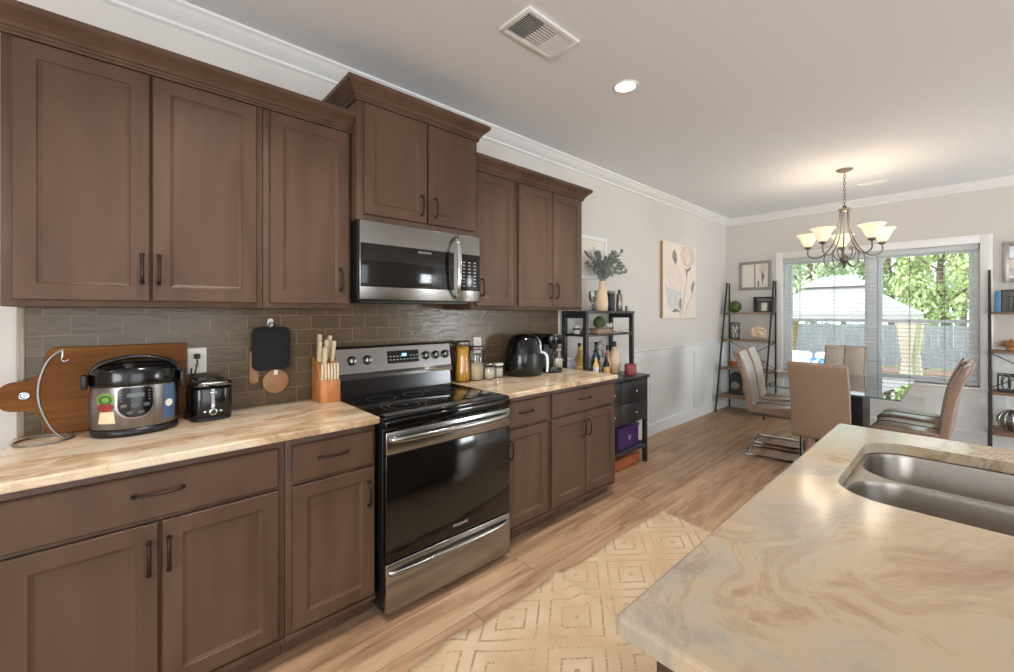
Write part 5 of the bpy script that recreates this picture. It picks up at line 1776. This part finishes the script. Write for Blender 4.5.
b.sphere((.49, 6.52, shelf_z(2)+.085), .066, 2)
new_obj('shells', b, 'shell', t)
def starburst(x, y, z, r, label, mat, n=16, seed=1, cat='ornament', flat=.8):
    t = thing('petal_ornament', label, cat, (x, y, z))
    rnd = random.Random(seed)
    for lay in range(2):
        b = MB()
        for i in range(n):
            a = 2*PI*i/n+lay*.2
            e = rnd.uniform(.12, .55)+lay*.55
            d = Vector((math.cos(a)*math.cos(e), math.sin(a)*math.cos(e)*flat, math.sin(e)))
            sd = Vector((-math.sin(a), math.cos(a), 0))
            up = d.cross(sd)
            c = Vector((x, y, z+.03))
            L, W = r*rnd.uniform(.8, 1.05), r*.17
            vs = [c, c+d*L*.5+sd*W+up*.006, c+d*L-Vector((0, 0, .008)), c+d*L*.5-sd*W+up*.006, c+d*L*.5-up*.008]
            b.add(vs, [(0, 1, 4), (1, 2, 4), (2, 3, 4), (3, 0, 4), (3, 2, 1, 0)])
        new_obj('petal_ring', b, mat, t)
    new_obj('centre', MB().sphere((x, y, z+.035), r*.28, 2, jit=.08), mat, t)
starburst(.185, 6.46, shelf_z(1), .095, 'copper orange petal ornament on the left ladder shelf behind the chair', 'copper', 12, 2)
t = thing('mantel_clock', 'dark arched clock standing low on the left ladder shelf', 'clock', (.235, 6.42, shelf_z(0)))
z = shelf_z(0)
arch = [(.155, z), (.315, z), (.315, z+.22)]+[(.235+.08*math.cos(PI*i/10), z+.22+.10*math.sin(PI*i/10)) for i in range(1, 10)]+[(.155, z+.22)]
new_obj('case', MB().prism(arch, 'y', 6.39, 6.46, .006), 'charcoal', t)
new_obj('dial', MB().lathe((.235, 6.3895, z+.13), [(0, -.004), (.05, -.004), (.056, 0)], 28, 'y'), 'brushnickel', t)
t = thing('scroll_ornament', 'grey metal scroll ornament on the left ladder shelf beside the window', 'ornament', (.585, 6.46, shelf_z(1)))
z = shelf_z(1)
new_obj('scroll_base', MB().box(.52, .65, 6.43, 6.49, z, z+.012, .003), 'brushnickel', t)
sp = [(.585+.05*(1-i/34)*math.cos(.45*i-1.5), 6.46, z+.075+.06*(1-i/34)*math.sin(.45*i-1.5)) for i in range(30)]
new_obj('scroll_wire', MB().tube(sp, .006, 6), 'brushnickel', t)
# on the right ladder shelf
nest_boxes(2.80, 6.55, shelf_z(3), 'black framed box beside the blue book on top of the right ladder shelf', .24, .225, .10, 'blackpaint')
t = thing('book', 'light blue book standing on the top board of the right ladder shelf', 'book', (2.665, 6.53, shelf_z(3)))
z = shelf_z(3)
new_obj('cover', MB().box(2.638, 2.672, 6.47, 6.60, z, z+.215, .002), 'teal', t)
new_obj('pages', MB().box(2.641, 2.669, 6.4695, 6.60, z+.2152, z+.217), 'creamw', t)
starburst(2.735, 6.46, shelf_z(2), .125, 'dried brown petal ornament on the second board of the right ladder shelf', 'driedleaf', 16, 4)
t = thing('wire_basket', 'black oval-patterned wire basket on the third board of the right ladder shelf', 'basket', (2.79, 6.44, shelf_z(1)))
x0, x1, y0, y1, z, h = 2.655, 2.93, 6.36, 6.53, shelf_z(1), .165
b = MB()
for zz in (z+.006, z+h):
    b.tube([(q[0], q[1], zz) for q in rrect(x0, x1, y0, y1, .03, 4)], .006, 6, True)
new_obj('rim_rings', b, 'blackpaint', t)
b = MB()
for k in range(5):
    for yy in (y0, y1):
        cx = x0+.03+(x1-x0-.06)*(k+.5)/5
        b.tube([(cx+.026*math.cos(2*PI*i/18), yy, z+h/2+.074*math.sin(2*PI*i/18)) for i in range(18)], .0042, 5, True)
for k in range(3):
    for xx in (x0, x1):
        cy = y0+.02+(y1-y0-.04)*(k+.5)/3
        b.tube([(xx, cy+.024*math.cos(2*PI*i/18), z+h/2+.074*math.sin(2*PI*i/18)) for i in range(18)], .0042, 5, True)
new_obj('oval_wires', b, 'blackpaint', t)
new_obj('lining', MB().box(x0+.015, x1-.015, y0+.015, y1-.015, z, z+.006), 'blackpaint', t)
t = thing('openwork_ball', 'silver openwork ball at the right edge on the lowest board of the right ladder shelf', 'ornament', (2.745, 6.40, shelf_z(0)))
z = shelf_z(0)
b = MB()
for k in range(6):
    a = PI*k/6
    b.tube([(2.745+.10*math.cos(q)*math.cos(a), 6.40+.10*math.cos(q)*math.sin(a), z+.107+.10*math.sin(q)) for q in [2*PI*i/30 for i in range(30)]], .007, 6, True)
new_obj('hoops', b, 'chrome', t)
new_obj('core', MB().sphere((2.745, 6.40, z+.107), .088, 3), 'brushnickel', t)
# ------------------------------------------------------------------ the garden behind the window
ZG = -.30
struct('ground_lawn', MB().box(-14, 18, 7.0, 30, ZG-.1, ZG), 'grass')
struct('ground_patio', MB().box(-6, 4.5, 7.0, 10.6, ZG+.001, ZG+.03), 'patio')
struct('ground_mulch', MB().box(-14, 18, 15.9, 17.4, ZG+.001, ZG+.05), 'mulch')
# fence
t = thing('garden_fence', 'weathered grey board fence at the back of the garden', 'fence', (0, 17.5, ZG))
rnd = random.Random(11)
b = MB()
x = -8.
while x < 10:
    b.box(x, x+.147, 17.5, 17.522, ZG+.06, 1.03+rnd.uniform(-.012, .012))
    x += .15
new_obj('boards', b, 'fence', t)
for z in (.0, .78):
    new_obj('rail', MB().box(-8, 10, 17.523, 17.56, z, z+.09), 'fence', t)
for x in [-8+2.4*i for i in range(8)]:
    new_obj('post', MB().box(x, x+.1, 17.562, 17.66, ZG, 1.08), 'fence', t)
# gazebo
GX, GY, HW = .50, 12.0, 1.30
ZE = 1.40
t = thing('gazebo', 'white two-tier canopy gazebo with draped posts on the lawn', 'gazebo', (GX, GY, ZG))
def pyramid(z0, z1, h0, h1, sag, n=10, m=8, val=.0):
    vs, fs = [], []
    C4 = [(-1, -1), (1, -1), (1, 1), (-1, 1)]
    for j in range(n+1):
        k = j/n
        hw = h0+(h1-h0)*k
        z = z0+(z1-z0)*(k-sag*math.sin(PI*k))
        for s in range(4):
            a, c = C4[s], C4[(s+1) % 4]
            for i in range(m):
                q = i/m
                vs.append((GX+hw*(a[0]+(c[0]-a[0])*q), GY+hw*(a[1]+(c[1]-a[1])*q), z))
    R = 4*m
    for j in range(n):
        for i in range(R):
            fs.append((j*R+i, j*R+(i+1) % R, (j+1)*R+(i+1) % R, (j+1)*R+i))
    return vs, fs
b = MB()
b.add(*pyramid(ZE, 1.97, HW, .50, .04), True)
new_obj('main_canopy', b, 'canopy', t)
b = MB()
b.add(*pyramid(1.965, 2.245, .62, .0, -.25), True)
new_obj('top_canopy', b, 'canopy', t)
b = MB()
for a in ((GX-HW, GX+HW, GY-HW, GY-HW+.01), (GX-HW, GX+HW, GY+HW-.01, GY+HW), (GX-HW, GX-HW+.01, GY-HW+.01, GY+HW-.01), (GX+HW-.01, GX+HW, GY-HW+.01, GY+HW-.01)):
    b.box(*a, ZE-.13, ZE)
new_obj('valance', b, 'canopy', t)
for sx in (-1, 1):
    for sy in (-1, 1):
        x, y = GX+sx*(HW-.12), GY+sy*(HW-.12)
        new_obj('post', MB().box(x-.04, x+.04, y-.04, y+.04, ZG, ZE-.01), 'tan', t)
        pf = [(.13, 1.25), (.11, 1.0), (.07, .55), (.06, .5), (.07, .42), (.10, 0), (.11, ZG+.02)]
        b = MB()
        n = 22
        vs, fs = [], []
        for r, z in pf:
            for i in range(n):
                a = 2*PI*i/n
                k = r*(1+.16*math.sin(7*a))
                vs.append((x+k*math.cos(a), y+k*math.sin(a), z))
        for j in range(len(pf)-1):
            for i in range(n):
                fs.append((j*n+i, j*n+(i+1) % n, (j+1)*n+(i+1) % n, (j+1)*n+i))
        new_obj('drape', b.add(vs, fs, True), 'tan' if sx < 0 and sy > 0 else 'drape', t)
# patio sofa seen low through the left pane
def sofa(x, y, label):
    t = thing('patio_sofa', label, 'outdoor sofa', (x, y, ZG+.03))
    z = ZG+.0305
    b = MB()
    b.box(x-.75, x+.75, y-.36, y+.36, z+.10, z+.34, .02)
    b.box(x-.75, x-.62, y-.36, y+.36, z+.34, z+.62, .02)
    b.box(x+.62, x+.75, y-.36, y+.36, z+.34, z+.62, .02)
    b.box(x-.62, x+.62, y+.24, y+.36, z+.34, z+.82, .02)
    new_obj('frame', b, 'rattan', t)
    for sx in (-.68, .68):
        for sy in (-.3, .3):
            new_obj('leg', MB().box(x+sx-.03, x+sx+.03, y+sy-.03, y+sy+.03, z, z+.10), 'rattan', t)
    for sx in (-.31, .31):
        new_obj('seat_cushion', MB().box(x+sx-.30, x+sx+.30, y-.34, y+.22, z+.345, z+.47, .05, 3), 'cushion', t)
        new_obj('back_cushion', MB().box(x+sx-.29, x+sx+.29, y+.09, y+.235, z+.475, z+.95, .06, 3), 'cushion', t)
    return t
sofa(.55, 9.2, 'brown outdoor sofa with white cushions on the patio outside the left pane')
b = MB().box(-.2, .2, -.06, .06, 0, .38, .05, 3)
a = math.radians(-14)
b.xf(lambda p: Vector((.72+p.x, 9.10+p.y*math.cos(a)-p.z*math.sin(a), .217+p.z*math.cos(a)+p.y*math.sin(a))))
single('throw_pillow', b, 'bluecush', 'blue and white patterned pillow on the outdoor sofa', 'pillow', (.72, 9.10, .217))
# trees beyond the fence
def tree(x, y, h, r, mat, label, seed):
    rnd = random.Random(seed)
    t = thing('tree', label, 'tree', (x, y, ZG), 'trees beyond the fence')
    b = MB().tube(smooth_path([(x, y, ZG), (x+.08, y, h*.3), (x-.05, y+.05, h*.6), (x, y, h*.85)], 4), [.13-.005*i for i in range(13)], 8)
    for k in range(7):
        a = rnd.uniform(0, 2*PI)
        z0 = h*rnd.uniform(.3, .7)
        b.tube(smooth_path([(x, y, z0), (x+math.cos(a)*r*.4, y+math.sin(a)*r*.4, z0+r*.25), (x+math.cos(a)*r*.8, y+math.sin(a)*r*.8, z0+r*.6)], 3), .035, 5)
    new_obj('trunk', b, 'bark', t)
    b = MB()
    cl = []
    for k in range(34):
        a, e, q = rnd.uniform(0, 2*PI), rnd.uniform(-1, 1), rnd.uniform(.35, 1)**.6
        cl.append((x+r*q*math.cos(a)*math.sqrt(1-e*e), y+r*q*math.sin(a)*math.sqrt(1-e*e), h*.62+h*.40*q*e, rnd.uniform(.28, .5)*r))
    vs, fs = [], []
    for c in cl:
        for i in range(95):
            u = Vector((rnd.gauss(0, 1), rnd.gauss(0, 1), rnd.gauss(0, 1))).normalized()
            p = Vector(c[:3])+u*c[3]*rnd.uniform(.55, 1)
            n = (u+Vector((rnd.gauss(0, .6), rnd.gauss(0, .6), rnd.gauss(0, .6)+.3))).normalized()
            s1 = n.cross(Vector((0, 0, 1))).normalized()
            s2 = n.cross(s1)
            L = rnd.uniform(.07, .14)
            o = len(vs)
            vs += [p-s2*L, p+s1*L*.55, p+s2*L, p-s1*L*.55]
            fs.append((o, o+1, o+2, o+3))
    new_obj('crown', b.add(vs, fs), mat, t)
L_ = M['leafs']
for i, a in enumerate([
    (-5.29, 20.1, 4.48, 1.18, L_[1], 'deep green tree far left beyond the fence, seen in the left pane edge'),
    (-1.72, 20.2, 4.82, 1.18, L_[2], 'pale green tree beyond the fence just left of the gazebo peak'),
    (1.90, 20.1, 4.14, 1.18, L_[0], 'bright yellow-green bushy tree right of the gazebo roof'),
    (5.46, 20.2, 4.37, 1.18, L_[0], 'bright yellow-green tree beyond the right edge of the window'),
    (-3.45, 23.6, 5.60, 1.29, L_[2], 'pale tree in the rear row at the left of the garden'),
    (0.29, 23.6, 5.82, 1.29, L_[1], 'deep green tree in the rear row behind the gazebo peak'),
    (3.91, 23.6, 5.38, 1.29, L_[0], 'bright green tree in the rear row at the right end of the window'),
    (2.30, 27.2, 7.17, 1.40, L_[2], 'tall pale green tree standing farthest behind the bright ones'),
    (-1.84, 27.2, 6.94, 1.40, L_[2], 'tall pale tree standing farthest behind the gazebo')]):
    tree(*a, seed=20+i)
